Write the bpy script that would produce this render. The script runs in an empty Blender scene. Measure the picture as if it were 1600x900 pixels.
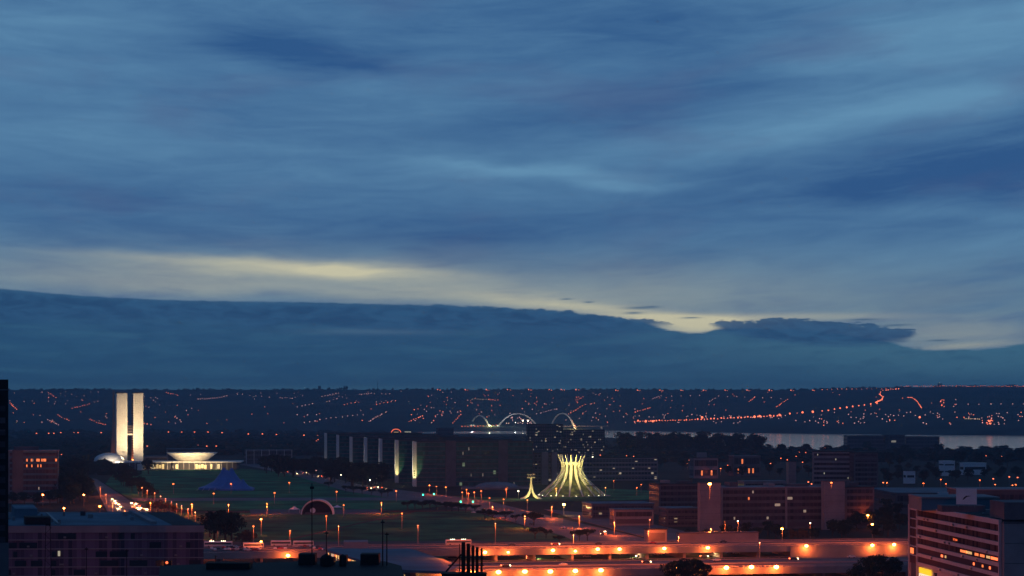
import bpy, math, random
from math import radians, sin, cos, pi, atan2, hypot
from mathutils import Vector, noise
S = bpy.context.scene
COL = S.collection
R = random.Random(7)

# ------------------------------------------------------------------ camera
EYE = 86.0                     # metres above the plain
F = 3500.0                     # focal length in photo pixels (photo is 1600 wide)
HZ = 640.0                     # photo row of the eye-level horizon
cam = bpy.data.objects.new('camera', bpy.data.cameras.new('camera'))
COL.objects.link(cam)
cam.location = (0, 0, EYE)
cam.rotation_euler = (radians(90), 0, 0)
cam.data.sensor_width = 36
cam.data.lens = 36 * F / 1600
cam.data.shift_y = (HZ - 450) / 1600
cam.data.clip_start = 1
cam.data.clip_end = 60000
S.camera = cam
S.view_settings.view_transform = 'Standard'
S.view_settings.look = 'None'
S.view_settings.exposure = 0
S.view_settings.gamma = 1
S.render.engine = 'CYCLES'
S.cycles.max_bounces = 5
S.cycles.volume_bounces = 0
S.cycles.use_denoising = True
S.cycles.use_light_tree = True
S.cycles.sample_clamp_indirect = 4

# ------------------------------------------------------------------ world: dusk sky with cloud
W = bpy.data.worlds.new('World'); S.world = W; W.use_nodes = True
wt = W.node_tree; wt.nodes.clear()
def N(t, k, **kw):
    n = t.nodes.new(k)
    for a, b in kw.items(): setattr(n, a, b)
    return n
def put(t, sock, v):
    if isinstance(v, (int, float)): sock.default_value = v
    elif isinstance(v, tuple): sock.default_value = v if len(v) == len(sock.default_value) else (*v, 1)
    else: t.links.new(v, sock)
def M(t, op, a, b=0.0, c=None, clamp=False):
    n = N(t, 'ShaderNodeMath', operation=op); n.use_clamp = clamp
    put(t, n.inputs[0], a); put(t, n.inputs[1], b)
    if c is not None: put(t, n.inputs[2], c)
    return n.outputs[0]
def MIX(t, f, a, b):
    n = N(t, 'ShaderNodeMix', data_type='RGBA'); n.clamp_factor = True
    put(t, n.inputs[0], f); put(t, n.inputs[6], a); put(t, n.inputs[7], b)
    return n.outputs[2]
def SS(t, v, lo, hi):
    n = N(t, 'ShaderNodeMapRange', interpolation_type='SMOOTHSTEP')
    put(t, n.inputs[0], v); put(t, n.inputs[1], lo); put(t, n.inputs[2], hi)
    return n.outputs[0]
def COMB(t, x, y, z=0.0):
    n = N(t, 'ShaderNodeCombineXYZ')
    put(t, n.inputs[0], x); put(t, n.inputs[1], y); put(t, n.inputs[2], z)
    return n.outputs[0]
def NOISE(t, vec, scale=1.0, detail=5.0, rough=0.5, dist=0.0):
    n = N(t, 'ShaderNodeTexNoise'); put(t, n.inputs['Vector'], vec)
    n.inputs['Scale'].default_value = scale; n.inputs['Detail'].default_value = detail
    n.inputs['Roughness'].default_value = rough; n.inputs['Distortion'].default_value = dist
    return n.outputs['Fac']
tc = N(wt, 'ShaderNodeTexCoord'); sp = N(wt, 'ShaderNodeSeparateXYZ')
wt.links.new(tc.outputs['Generated'], sp.inputs[0])
# azimuth and elevation in thousandths of the focal length, from the direction only
AZ = M(wt, 'MULTIPLY', M(wt, 'ARCTAN2', sp.outputs[0], sp.outputs[1]), F)
EL = M(wt, 'MULTIPLY', M(wt, 'ARCSINE', sp.outputs[2]), F)
def az_(x): return math.atan((x - 800) / F) * F
def el_(y, x=800): return math.atan((HZ - y) / hypot(F, x - 800)) * F
def gauss(x, y, sx, sy, tilt=0.0, warp=0.0):
    """soft elliptical patch of cloud round one direction; tilt = rise per step right"""
    dx = M(wt, 'SUBTRACT', AZ, az_(x)); dy = M(wt, 'SUBTRACT', EL, el_(y, x))
    dy = M(wt, 'SUBTRACT', dy, M(wt, 'MULTIPLY', dx, tilt))
    if warp: dy = M(wt, 'ADD', dy, M(wt, 'MULTIPLY', WARP, warp))
    q = M(wt, 'ADD', M(wt, 'POWER', M(wt, 'ABSOLUTE', M(wt, 'DIVIDE', dx, sx)), 2.0), M(wt, 'POWER', M(wt, 'ABSOLUTE', M(wt, 'DIVIDE', dy, sy)), 2.0))
    return M(wt, 'POWER', 2.718, M(wt, 'MULTIPLY', q, -1.0))
fan = M(wt, 'MULTIPLY', M(wt, 'MULTIPLY', AZ, AZ), 0.00006)       # streaks rise towards the right, fall from the left
VS = M(wt, 'SUBTRACT', EL, M(wt, 'ADD', fan, M(wt, 'MULTIPLY', AZ, 0.03)))
streak = NOISE(wt, COMB(wt, M(wt, 'MULTIPLY', AZ, 0.0022), M(wt, 'MULTIPLY', VS, 0.0125), 3.3), 1.0, 6.0, 0.5, 0.6)
fine = NOISE(wt, COMB(wt, M(wt, 'MULTIPLY', AZ, 0.0065), M(wt, 'MULTIPLY', VS, 0.042), 9.1), 1.0, 10.0, 0.62, 0.9)
wisp = NOISE(wt, COMB(wt, M(wt, 'MULTIPLY', AZ, 0.016), M(wt, 'MULTIPLY', VS, 0.17), 4.4), 1.0, 8.0, 0.62, 1.1)
WARP = M(wt, 'SUBTRACT', NOISE(wt, COMB(wt, M(wt, 'MULTIPLY', AZ, 0.006), M(wt, 'MULTIPLY', EL, 0.02), 1.7), 1.0, 4.0, 0.5, 0.3), 0.5)
lum = M(wt, 'ADD', M(wt, 'MULTIPLY', M(wt, 'SUBTRACT', streak, 0.5), 0.85), M(wt, 'ADD', M(wt, 'MULTIPLY', M(wt, 'SUBTRACT', fine, 0.5), 0.55), M(wt, 'MULTIPLY', M(wt, 'SUBTRACT', wisp, 0.5), 0.13)))
lum = M(wt, 'ADD', lum, 0.42)
for (x, y, sx, sy, tl, am) in [
    (120, 90, 260, 60, -.08, .22), (400, 60, 170, 38, -.12, -.40), (560, 100, 150, 14, -.13, -.22), (150, 230, 320, 60, 0, .16),
    (380, 180, 150, 30, -.05, -.16), (1500, 60, 300, 60, .12, .5), (1330, 185, 330, 28, .17, .34), (1560, 150, 200, 22, .14, .30),
    (1050, 60, 260, 70, 0, -.20), (1000, 160, 300, 22, .12, -.20), (1590, 240, 260, 55, .1, -.42), (1300, 285, 260, 40, 0, -.22), (900, 275, 190, 11, -.07, .40), (760, 258, 120, 8, -.05, .25), (960, 290, 90, 7, -.04, .3), (1460, 330, 160, 12, -.02, .22),
    (640, 375, 220, 36, -.02, -.30), (1000, 400, 300, 30, 0, -.1), (100, 330, 300, 40, 0, -.1), (1500, 430, 260, 70, 0, .05), (700, 220, 220, 60, 0, .05)]:
    lum = M(wt, 'ADD', lum, M(wt, 'MULTIPLY', gauss(x, y, sx, sy, tl, 40), am))
lum = M(wt, 'MAXIMUM', M(wt, 'MINIMUM', lum, 1.1), 0.0)
sky = MIX(wt, lum, (0.032, 0.115, 0.30), (0.145, 0.335, 0.54))
# mauve undertone in the thicker cloud
mauve = SS(wt, NOISE(wt, COMB(wt, M(wt, 'MULTIPLY', AZ, 0.003), M(wt, 'MULTIPLY', VS, 0.011), 22.0), 1.0, 4.0, 0.5), 0.5, 0.72)
sky = MIX(wt, M(wt, 'MULTIPLY', mauve, 0.38), sky, (0.085, 0.13, 0.29))
# grey-teal veil low down, then the warm afterglow
veil = M(wt, 'MULTIPLY', SS(wt, EL, 300.0, 130.0), SS(wt, M(wt, 'ADD', streak, fine), 0.55, 1.15))
sky = MIX(wt, M(wt, 'MULTIPLY', veil, 0.62), sky, (0.19, 0.315, 0.40))
gv = M(wt, 'MULTIPLY', M(wt, 'ADD', gauss(380, 428, 620, 42, -.03, 30), M(wt, 'MULTIPLY', gauss(1150, 480, 420, 50, -.04, 30), .55)), M(wt, 'ADD', 0.35, M(wt, 'MULTIPLY', fine, 0.7)))
sky = MIX(wt, M(wt, 'MULTIPLY', gv, 0.55), sky, (0.27, 0.36, 0.40))
glow = None
for (x, y, sx, sy, tl, am, wp) in [
    (480, 424, 210, 13, -.03, .62, 26), (530, 424, 70, 9, 0, .50, 15), (330, 408, 200, 7, -.05, .26, 22), (480, 452, 360, 14, -.03, .26, 22),
    (180, 430, 260, 26, -.03, .13, 20), (740, 450, 200, 22, -.12, .14, 26), (930, 482, 170, 9, -.1, .55, 6), (1070, 498, 120, 7, -.03, .75, 4),
    (1088, 510, 60, 12, 0, .95, 2), (1250, 495, 170, 6, 0, .34, 4), (1500, 520, 130, 20, 0, .26, 10), (1490, 542, 90, 5, .06, .30, 2), (1000, 460, 330, 40, 0, .14, 20)]:
    g = M(wt, 'MULTIPLY', gauss(x, y, sx, sy, tl, wp), am)
    glow = g if glow is None else M(wt, 'ADD', glow, g)
glow = M(wt, 'MULTIPLY', glow, M(wt, 'ADD', 0.45, M(wt, 'MULTIPLY', M(wt, 'ADD', fine, wisp), 0.55)))
sky = MIX(wt, glow, sky, (0.74, 0.71, 0.50))
# the low bank of cloud: edges as curves over azimuth, roughened like cumulus
x0, x1, e1 = az_(-400), az_(2000), 220.0
def curve(pts_):
    fc = N(wt, 'ShaderNodeFloatCurve'); cv = fc.mapping.curves[0]; fc.mapping.use_clip = False
    pts = [((az_(x) - x0) / (x1 - x0), el_(y, x) / e1) for x, y in pts_]
    cv.points[0].location = pts[0]; cv.points[1].location = pts[-1]
    for p in pts[1:-1]: cv.points.new(*p)
    fc.mapping.update(); put(wt, fc.inputs['Value'], M(wt, 'DIVIDE', M(wt, 'SUBTRACT', AZ, x0), x1 - x0))
    return M(wt, 'MULTIPLY', fc.outputs[0], e1)
LOWE = curve([(-400, 440), (0, 451), (80, 458), (200, 466), (330, 470), (470, 472), (600, 475), (720, 477), (800, 481), (870, 485), (930, 491), (1000, 502), (1060, 517), (1094, 519), (1120, 514), (1160, 513), (1240, 514), (1320, 522), (1390, 534), (1430, 543), (1480, 546), (1540, 544), (1600, 538), (2000, 530)])
TOPE = curve([(-400, 440), (0, 451), (80, 458), (200, 466), (330, 470), (470, 472), (600, 475), (720, 477), (800, 481), (870, 485), (930, 491), (1000, 498), (1035, 501), (1050, 506), (1066, 519), (1094, 519), (1108, 505), (1130, 502), (1180, 501), (1205, 497), (1260, 498), (1330, 504), (1400, 511), (1428, 517), (1440, 532), (1500, 560), (2000, 570)])
BOTE = curve([(-400, 500), (0, 510), (400, 520), (800, 528), (1000, 524), (1040, 513), (1062, 511), (1096, 508), (1112, 514), (1150, 530), (1220, 541), (1300, 545), (1400, 541), (1428, 530), (1440, 518), (1500, 515), (2000, 500)])
puff = M(wt, 'SUBTRACT', NOISE(wt, COMB(wt, M(wt, 'MULTIPLY', AZ, 0.03), M(wt, 'MULTIPLY', EL, 0.085), 5.0), 1.0, 10.0, 0.62), 0.5)
shred = M(wt, 'SUBTRACT', NOISE(wt, COMB(wt, M(wt, 'MULTIPLY', AZ, 0.013), M(wt, 'MULTIPLY', EL, 0.16), 8.0), 1.0, 8.0, 0.6, .4), 0.5)
lumpy = SS(wt, AZ, az_(560), az_(820)); torn = SS(wt, AZ, az_(960), az_(1080))
rough = M(wt, 'ADD', M(wt, 'MULTIPLY', puff, M(wt, 'ADD', 6.0, M(wt, 'MULTIPLY', lumpy, 17.0))), M(wt, 'MULTIPLY', shred, M(wt, 'ADD', 1.5, M(wt, 'MULTIPLY', torn, 15.0))))
bn = NOISE(wt, COMB(wt, M(wt, 'MULTIPLY', AZ, 0.0065), M(wt, 'MULTIPLY', EL, 0.06), 2.0), 1.0, 9.0, 0.6, 0.5)
bn2 = NOISE(wt, COMB(wt, M(wt, 'MULTIPLY', AZ, 0.02), M(wt, 'MULTIPLY', EL, 0.07), 12.0), 1.0, 8.0, 0.6, 0.5)
under = M(wt, 'SUBTRACT', M(wt, 'ADD', LOWE, M(wt, 'MULTIPLY', rough, .5)), EL)
east = SS(wt, AZ, az_(850), az_(1350))
lowc = MIX(wt, SS(wt, under, 0.0, 95.0), (0.023, 0.100, 0.235), (0.020, 0.104, 0.228))
lowc = MIX(wt, M(wt, 'MULTIPLY', east, M(wt, 'SUBTRACT', 0.75, M(wt, 'MULTIPLY', SS(wt, under, 20.0, 90.0), .55))), lowc, (0.066, 0.205, 0.315))
lowc = MIX(wt, M(wt, 'MULTIPLY', SS(wt, bn, 0.40, 0.70), 0.40), lowc, (0.048, 0.180, 0.305))
lowc = MIX(wt, M(wt, 'MULTIPLY', SS(wt, bn2, 0.52, 0.35), 0.30), lowc, (0.014, 0.082, 0.19))
lowc = MIX(wt, M(wt, 'MULTIPLY', gauss(590, 518, 110, 5, 0, 8), 0.35), lowc, (0.14, 0.26, 0.38))
lowc = MIX(wt, M(wt, 'MULTIPLY', SS(wt, EL, 70.0, 30.0), 0.5), lowc, (0.033, 0.128, 0.25))
lowc = MIX(wt, M(wt, 'MULTIPLY', gauss(500, 607, 900, 5, 0), 0.5), lowc, (0.07, 0.22, 0.34))
sky = MIX(wt, SS(wt, under, -2.0, 3.5), sky, lowc)
topm = SS(wt, M(wt, 'SUBTRACT', M(wt, 'ADD', TOPE, rough), EL), -0.6, 2.2)
botm = SS(wt, M(wt, 'ADD', M(wt, 'SUBTRACT', EL, BOTE), M(wt, 'MULTIPLY', shred, 16.0)), -1.0, M(wt, 'SUBTRACT', 26.0, M(wt, 'MULTIPLY', torn, 12.0)))
darkc = MIX(wt, SS(wt, bn2, 0.35, 0.65), (0.016, 0.080, 0.200), (0.028, 0.118, 0.262))
darkc = MIX(wt, M(wt, 'MULTIPLY', SS(wt, M(wt, 'SUBTRACT', M(wt, 'ADD', TOPE, rough), EL), 9.0, 0.0), 0.35), darkc, (0.05, 0.155, 0.29))
sky = MIX(wt, M(wt, 'MULTIPLY', M(wt, 'MULTIPLY', topm, botm), 0.92), sky, darkc)
for (x, y, sx, sy) in [(990, 489, 16, 2.0), (1000, 481, 24, 2.2), (920, 472, 8, 1.4), (1018, 479, 12, 1.4), (885, 467, 10, 1.2), (1080, 496, 15, 1.4), (1400, 508, 26, 1.6), (1468, 532, 20, 1.6), (1350, 499, 24, 1.4)]:
    sky = MIX(wt, M(wt, 'MULTIPLY', gauss(x, y, sx, sy, .02, 5), 0.8), sky, (0.06, 0.15, 0.27))
nish = N(wt, 'ShaderNodeTexSky', sky_type='NISHITA')
nish.sun_disc = False; nish.sun_elevation = radians(-5); nish.sun_rotation = radians(-8); nish.altitude = 1100
bg1 = N(wt, 'ShaderNodeBackground'); put(wt, bg1.inputs[0], nish.outputs[0]); bg1.inputs[1].default_value = 0.03
off = M(wt, 'MAXIMUM', SS(wt, EL, 700.0, 1900.0), SS(wt, M(wt, 'ABSOLUTE', AZ), 1000.0, 3200.0))   # the dome darkens away from the last light
sky = MIX(wt, M(wt, 'MULTIPLY', off, 0.72), sky, (0.012, 0.034, 0.125))
bg2 = N(wt, 'ShaderNodeBackground'); put(wt, bg2.inputs[0], sky); bg2.inputs[1].default_value = 0.84
ad = N(wt, 'ShaderNodeAddShader'); wt.links.new(bg1.outputs[0], ad.inputs[0]); wt.links.new(bg2.outputs[0], ad.inputs[1])
wo = N(wt, 'ShaderNodeOutputWorld'); wt.links.new(ad.outputs[0], wo.inputs[0])
W.cycles.sampling_method = 'MANUAL'; W.cycles.sample_map_resolution = 1024

sun = bpy.data.objects.new('sun', bpy.data.lights.new('sun', 'SUN')); COL.objects.link(sun)
sun.data.energy = 0.02; sun.data.angle = radians(20); sun.data.color = (1, .85, .65)
sun.rotation_euler = (radians(-86), 0, radians(-8 + 0))   # last light, low in the bright gap of the cloud

# ------------------------------------------------------------------ materials
MAT = {}
def mat(name, c, rough=0.8, var=0.0, scale=0.3, metal=0.0, emit=None, es=0.0, trans=0.0, detail=4.0, bump=0.0):
    m = bpy.data.materials.new(name); m.use_nodes = True; t = m.node_tree
    b = t.nodes['Principled BSDF']
    b.inputs['Base Color'].default_value = (*c, 1); b.inputs['Roughness'].default_value = rough
    b.inputs['Metallic'].default_value = metal
    if rough >= .6: b.inputs['Specular IOR Level'].default_value = .08
    if var or bump:
        co = N(t, 'ShaderNodeTexCoord').outputs['Object']
        f = NOISE(t, co, scale, detail, 0.6)
        if var:
            lo = tuple(max(0, v * (1 - var)) for v in c); hi = tuple(v * (1 + var) for v in c)
            t.links.new(MIX(t, SS(t, f, 0.3, 0.7), lo, hi), b.inputs['Base Color'])
        if bump:
            bp = N(t, 'ShaderNodeBump'); bp.inputs['Strength'].default_value = bump
            t.links.new(f, bp.inputs['Height']); t.links.new(bp.outputs[0], b.inputs['Normal'])
    if emit:
        b.inputs['Emission Color'].default_value = (*emit, 1); b.inputs['Emission Strength'].default_value = es
        m.cycles.emission_sampling = 'NONE'
    MAT[name] = m
    return m
def panes(name, c1, c2, frame, w, h, rough=0.15, mortar=0.12, seed=0.0, lit=None, lit_amount=0.0, les=0.8):
    """glazed wall: cells w by h metres, each pane its own tone, thin frame; some cells lit from inside"""
    m = bpy.data.materials.new(name); m.use_nodes = True; t = m.node_tree; b = t.nodes['Principled BSDF']
    s = N(t, 'ShaderNodeSeparateXYZ'); t.links.new(N(t, 'ShaderNodeTexCoord').outputs['Object'], s.inputs[0])
    u = M(t, 'DIVIDE', M(t, 'ADD', s.outputs[0], s.outputs[1]), w); v = M(t, 'DIVIDE', s.outputs[2], h)
    cell = COMB(t, M(t, 'FLOOR', u), M(t, 'FLOOR', v), seed)
    wn = N(t, 'ShaderNodeTexWhiteNoise', noise_dimensions='3D'); t.links.new(cell, wn.inputs['Vector'])
    r = wn.outputs['Value']
    col = MIX(t, r, c1, c2)
    fu = M(t, 'FRACT', u); fv = M(t, 'FRACT', v)
    fr = M(t, 'MAXIMUM', M(t, 'LESS_THAN', fu, mortar), M(t, 'LESS_THAN', fv, mortar))
    t.links.new(MIX(t, fr, col, frame), b.inputs['Base Color'])
    put(t, b.inputs['Roughness'], M(t, 'ADD', M(t, 'MULTIPLY', fr, 0.5), rough))
    if lit:
        on = M(t, 'MULTIPLY', M(t, 'GREATER_THAN', wn.outputs['Value'], 1 - lit_amount), M(t, 'SUBTRACT', 1.0, fr))
        b.inputs['Emission Color'].default_value = (*lit, 1)
        put(t, b.inputs['Emission Strength'], M(t, 'MULTIPLY', on, les)); m.cycles.emission_sampling = 'NONE'
    b.inputs['Specular IOR Level'].default_value = .25
    MAT[name] = m
    return m
mat('concrete', (.30, .27, .28), .85, .15, .08)
mat('concrete_dark', (.13, .115, .13), .85, .2, .06)
mat('concrete_brown', (.155, .135, .15), .85, .2, .1)
mat('white_marble', (.82, .80, .76), .6, .05, .1)
mat('white_paint', (.78, .78, .78), .5, .05, .3)
mat('roof_blue', (.10, .17, .22), .7, .25, .05)
mat('roof_dark', (.035, .04, .05), .8, .3, .05)
mat('black_metal', (.015, .015, .018), .7)
mat('grey_metal', (.22, .22, .23), .5, metal=.3)
mat('steel_post', (.20, .19, .18), .55)
mat('asphalt', (.075, .065, .068), .75, .25, .03)
mat('deck_asphalt', (.16, .13, .14), .7, .2, .04)
mat('road_paint', (.7, .7, .68), .6)
mat('grass', (.024, .185, .072), .95, .6, .02, detail=8)
mat('grass_near', (.034, .125, .045), .95, .65, .03, detail=8)
mat('earth', (.10, .05, .035), .95, .3, .02)
mat('plain', (.014, .024, .020), .95, .5, .004, detail=10)
mat('hill', (.030, .042, .034), .95, .55, .0035, detail=10)
mat('bark', (.06, .045, .035), .9)
mat('leaf', (.014, .028, .014), .85, .5, .25)
mat('leaf_lamplit', (.075, .05, .022), .85, .5, .3)  # leaf colour with the orange of nearby lamplight put in
mat('tent_blue', (.02, .17, .50), .5, .15, .1)
mat('tent_white', (.75, .77, .8), .6, .1, .2)
mat('stage_dark', (.05, .025, .03), .8)
mat('car_white', (.7, .7, .7), .3)
mat('car_red', (.3, .03, .03), .3)
mat('car_dark', (.03, .03, .04), .3)
mat('tyre', (.02, .02, .02), .9)
mat('glass', (.02, .03, .045), .08)
mat('lake', (.02, .04, .06), .10)
mat('sodium', (1, .5, .2), .5, emit=(1, .23, .035), es=60)
mat('sodium_soft', (1, .5, .2), .5, emit=(1, .19, .045), es=4.2)
mat('sodium_far', (1, .5, .2), .5, emit=(1, .19, .08), es=3.0)
mat('amber_star', (1, .6, .3), .5, emit=(1, .62, .16), es=26)
mat('cool_lamp', (1, .9, .8), .5, emit=(1, .48, .42), es=1.6)
mat('warm_far', (1, .8, .5), .5, emit=(1, .66, .30), es=1.1)
mat('pale_lamp', (1, 1, .9), .5, emit=(1, .92, .6), es=10)
mat('red_lamp', (1, .1, .05), .5, emit=(1, .05, .04), es=14)
mat('green_lamp', (.1, 1, .6), .5, emit=(.03, .8, .36), es=7)
mat('head_light', (1, 1, .9), .5, emit=(1, .72, .38), es=13)
mat('tail_light', (1, .2, .1), .5, emit=(1, .14, .04), es=10)
mat('window_light', (1, .9, .6), .5, emit=(1, .64, .22), es=.6)
mat('window_dim', (1, .9, .6), .5, emit=(.9, .75, .5), es=.22)
mat('window_pale', (1, .9, .6), .5, emit=(.9, .85, .55), es=.35)
mat('window_orange', (1, .6, .3), .5, emit=(1, .22, .05), es=1.1)
mat('sign_yellow', (1, .8, .1), .5, emit=(1, .60, .01), es=1.0)
mat('sign_white', (1, 1, .9), .5, emit=(1, .85, .55), es=1.0)
mat('sign_panel', (.62, .55, .56), .6, .06, .5)
mat('ink', (.02, .02, .025), .7)
mat('neon', (1, .3, .1), .5, emit=(1, .16, .05), es=2.2)
panes('ministry_glass', (.008, .065, .070), (.03, .16, .15), (.015, .05, .06), 3.2, 4.4, .25, .10, 1.0, (.6, .8, .45), .005, .2)
panes('office_glass', (.02, .02, .035), (.07, .05, .09), (.16, .13, .17), 2.6, 3.3, .2, .08, 4.0, (1, .7, .4), .006, .3)
panes('curtain_panels', (.025, .02, .05), (.20, .13, .21), (.22, .17, .22), 1.7, 50, .6, .06, 2.0)
panes('flat_windows', (.012, .014, .025), (.05, .05, .07), (.16, .15, .18), 4.0, 3.4, .2, .3, 3.0, (1, .8, .55), .05, .35)
panes('brown_windows', (.03, .015, .016), (.16, .08, .07), (.14, .08, .08), 2.2, 400, .85, .10, 6.0)
MAT['brown_windows'].node_tree.nodes['Principled BSDF'].inputs['Specular IOR Level'].default_value = .06
panes('dark_windows', (.02, .012, .02), (.08, .05, .07), (.13, .09, .11), 3.0, 40, .3, .12, 8.0)

panes('tower_face', (.72, .70, .66), (.80, .78, .74), (.58, .55, .50), 3.7, 3.65, .6, .05, 9.0)

# ------------------------------------------------------------------ helpers
class MB:
    def __init__(s): s.v = []; s.f = []; s.m = []
    def face(s, pts, mi=0):
        n = len(s.v); s.v += [tuple(p) for p in pts]; s.f.append(tuple(range(n, n + len(pts)))); s.m.append(mi)
    def box(s, x0, x1, y0, y1, z0, z1, mi=0):
        n = len(s.v)
        s.v += [(x0, y0, z0), (x1, y0, z0), (x1, y1, z0), (x0, y1, z0), (x0, y0, z1), (x1, y0, z1), (x1, y1, z1), (x0, y1, z1)]
        for q in ((3, 2, 1, 0), (4, 5, 6, 7), (0, 1, 5, 4), (1, 2, 6, 5), (2, 3, 7, 6), (3, 0, 4, 7)):
            s.f.append(tuple(n + i for i in q)); s.m.append(mi)
        return s
    def prism(s, poly, z0, z1, mi=0):
        n = len(s.v); k = len(poly)
        s.v += [(p[0], p[1], z0) for p in poly] + [(p[0], p[1], z1) for p in poly]
        s.f.append(tuple(n + k + i for i in range(k))); s.m.append(mi)
        s.f.append(tuple(n + k - 1 - i for i in range(k))); s.m.append(mi)
        for i in range(k):
            j = (i + 1) % k; s.f.append((n + i, n + j, n + k + j, n + k + i)); s.m.append(mi)
        return s
    def lathe(s, prof, seg=24, cx=0, cy=0, mi=0, sx=1, sy=1):
        n = len(s.v); k = len(prof)
        for i in range(seg):
            a = 2 * pi * i / seg
            for r, z in prof: s.v.append((cx + sx * r * cos(a), cy + sy * r * sin(a), z))
        for i in range(seg):
            j = (i + 1) % seg
            for q in range(k - 1):
                s.f.append((n + i * k + q, n + j * k + q, n + j * k + q + 1, n + i * k + q + 1)); s.m.append(mi)
        if prof[0][0] > 1e-3: s.f.append(tuple(n + (seg - 1 - i) * k for i in range(seg))); s.m.append(mi)
        if prof[-1][0] > 1e-3: s.f.append(tuple(n + i * k + k - 1 for i in range(seg))); s.m.append(mi)
        return s
    def tube(s, path, rad, seg=6, mi=0):
        """path of points, rad a number or a list; square to each segment"""
        n = len(s.v); k = len(path)
        rr = rad if isinstance(rad, (list, tuple)) else [rad] * k
        for i, p in enumerate(path):
            a = Vector(path[max(0, i - 1)]); b = Vector(path[min(k - 1, i + 1)]); d = (b - a).normalized()
            u = d.orthogonal().normalized() if abs(d.z) > .95 else d.cross(Vector((0, 0, 1))).normalized()
            if abs(d.z) > .95: u = (Vector((1, 0, 0)) - d * d.x).normalized()
            w = d.cross(u)
            for j in range(seg):
                q = 2 * pi * (j + .5) / seg; s.v.append(tuple(Vector(p) + (u * cos(q) + w * sin(q)) * rr[i]))
        for i in range(k - 1):
            for j in range(seg):
                jj = (j + 1) % seg; s.f.append((n + i * seg + j, n + i * seg + jj, n + (i + 1) * seg + jj, n + (i + 1) * seg + j)); s.m.append(mi)
        s.f.append(tuple(n + seg - 1 - j for j in range(seg))); s.m.append(mi)
        s.f.append(tuple(n + (k - 1) * seg + j for j in range(seg))); s.m.append(mi)
        return s
    def ball(s, cx, cy, cz, r, mi=0, seg=8, rings=5, sz=1.0):
        return s.lathe([(r * sin(pi * i / rings) if 0 < i < rings else 0.0005, cz - sz * r * cos(pi * i / rings)) for i in range(rings + 1)], seg, cx, cy, mi)
    def mesh(s, name, *mats, smooth=False):
        me = bpy.data.meshes.new(name); me.from_pydata(s.v, [], s.f)
        for m in mats: me.materials.append(MAT[m])
        me.polygons.foreach_set('material_index', s.m)
        if smooth: me.polygons.foreach_set('use_smooth', [True] * len(s.f))
        me.update(); return me
    def build(s, name, mats, parent=None, label=None, smooth=False, loc=None):
        if isinstance(mats, str): mats = (mats,)
        return link(name, s.mesh(name, *mats, smooth=smooth), parent, label, loc)
def link(name, me, parent=None, label=None, loc=None):
    o = bpy.data.objects.new(name, me); COL.objects.link(o)
    if parent: o.parent = parent
    if label: o['label'] = label
    if loc: o.location = loc
    return o
def thing(name, label, cat, loc=(0, 0, 0), rz=0.0, group=None, me=None):
    o = bpy.data.objects.new(name, me); COL.objects.link(o)
    o.location = loc; o.rotation_euler = (0, 0, rz)
    o['label'] = label; o['category'] = cat
    if group: o['group'] = group
    return o
def struct(name, mb, m, **k):
    o = mb.build(name, m, **k); o['kind'] = 'structure'; return o
def dup(src, label, loc, rz=0.0, sc=None, group=None, label_only=False):
    c = src.copy(); COL.objects.link(c); c.location = loc; c.rotation_euler = (0, 0, rz); c['label'] = label
    if sc: c.scale = sc if isinstance(sc, tuple) else (sc, sc, sc)
    if group: c['group'] = group
    for ch in src.children:
        d = ch.copy(); COL.objects.link(d); d.parent = c
        for g in ch.children:
            e = g.copy(); COL.objects.link(e); e.parent = d
    return c
def G(px, py, z=0.0):
    """the point at height z seen at that photo position"""
    d = (EYE - z) * F / (py - HZ); return Vector(((px - 800) / F * d, d, z))
def X(px, d): return (px - 800) / F * d
def Z(py, d): return EYE - (py - HZ) / F * d
TENS = ['', '', 'twenty', 'thirty', 'forty', 'fifty', 'sixty', 'seventy', 'eighty', 'ninety']
ORD = 'zeroth first second third fourth fifth sixth seventh eighth ninth tenth eleventh twelfth thirteenth fourteenth fifteenth sixteenth seventeenth eighteenth nineteenth'.split()
def nth(k):
    if k < 20: return ORD[k]
    if k >= 100: return 'hundred and ' + nth(k - 100) if k > 100 else 'hundredth'
    t, u = divmod(k, 10)
    return TENS[t] + '-' + ORD[u] if u else TENS[t][:-1] + 'ieth'
AX = math.atan(0.186)          # bearing of the cross streets
def frame(pxl, pxr, d, ang=AX):
    """left foot of a facade at distance d, its bearing, and its length to the ray of pxr"""
    x0 = X(pxl, d); k = (pxr - 800) / F
    t = (k * d - x0) / (cos(ang) - k * sin(ang)); return Vector((x0, d, 0)), t

# ------------------------------------------------------------------ terrain
def shore(x_over_y):
    px = 800 + F * x_over_y
    ys = [(-900, 671), (0, 672), (660, 674), (960, 672.5), (1100, 675.5), (1200, 677), (1350, 679), (1600, 681), (2600, 686)]
    for (a, ya), (b, yb) in zip(ys, ys[1:]):
        if px <= b: return EYE * F / (ya + (yb - ya) * (px - a) / (b - a) - HZ)
    return EYE * F / 46
RD = 13500.0
def height(x, y):
    if y < 5000: return 0.0
    s = x / y; ds = shore(max(-.48, min(.5, s)))
    if y <= ds: return 0.0
    px = 800 + F * s
    ridge = 206 + 20 * max(0, min(1, (px - 1250) / 200)) + 5 * noise.noise(Vector((s * 30, 0, 4)))
    t = (y - ds) / (RD - ds)
    if t > 1: return ridge - 1 - (t - 1) * 60
    z = ridge * (0.10 * (1 - (1 - min(1, t * 6)) ** 2) + 0.90 * t ** 1.05)
    z += 13 * noise.noise(Vector((x / 900, y / 700, 1))) * min(1, t * 5) * min(1, (1 - t) * 6)
    z += 4 * noise.noise(Vector((x / 260, y / 260, 2))) * min(1, t * 5) * min(1, (1 - t) * 9)
    return max(.2, z)
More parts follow.
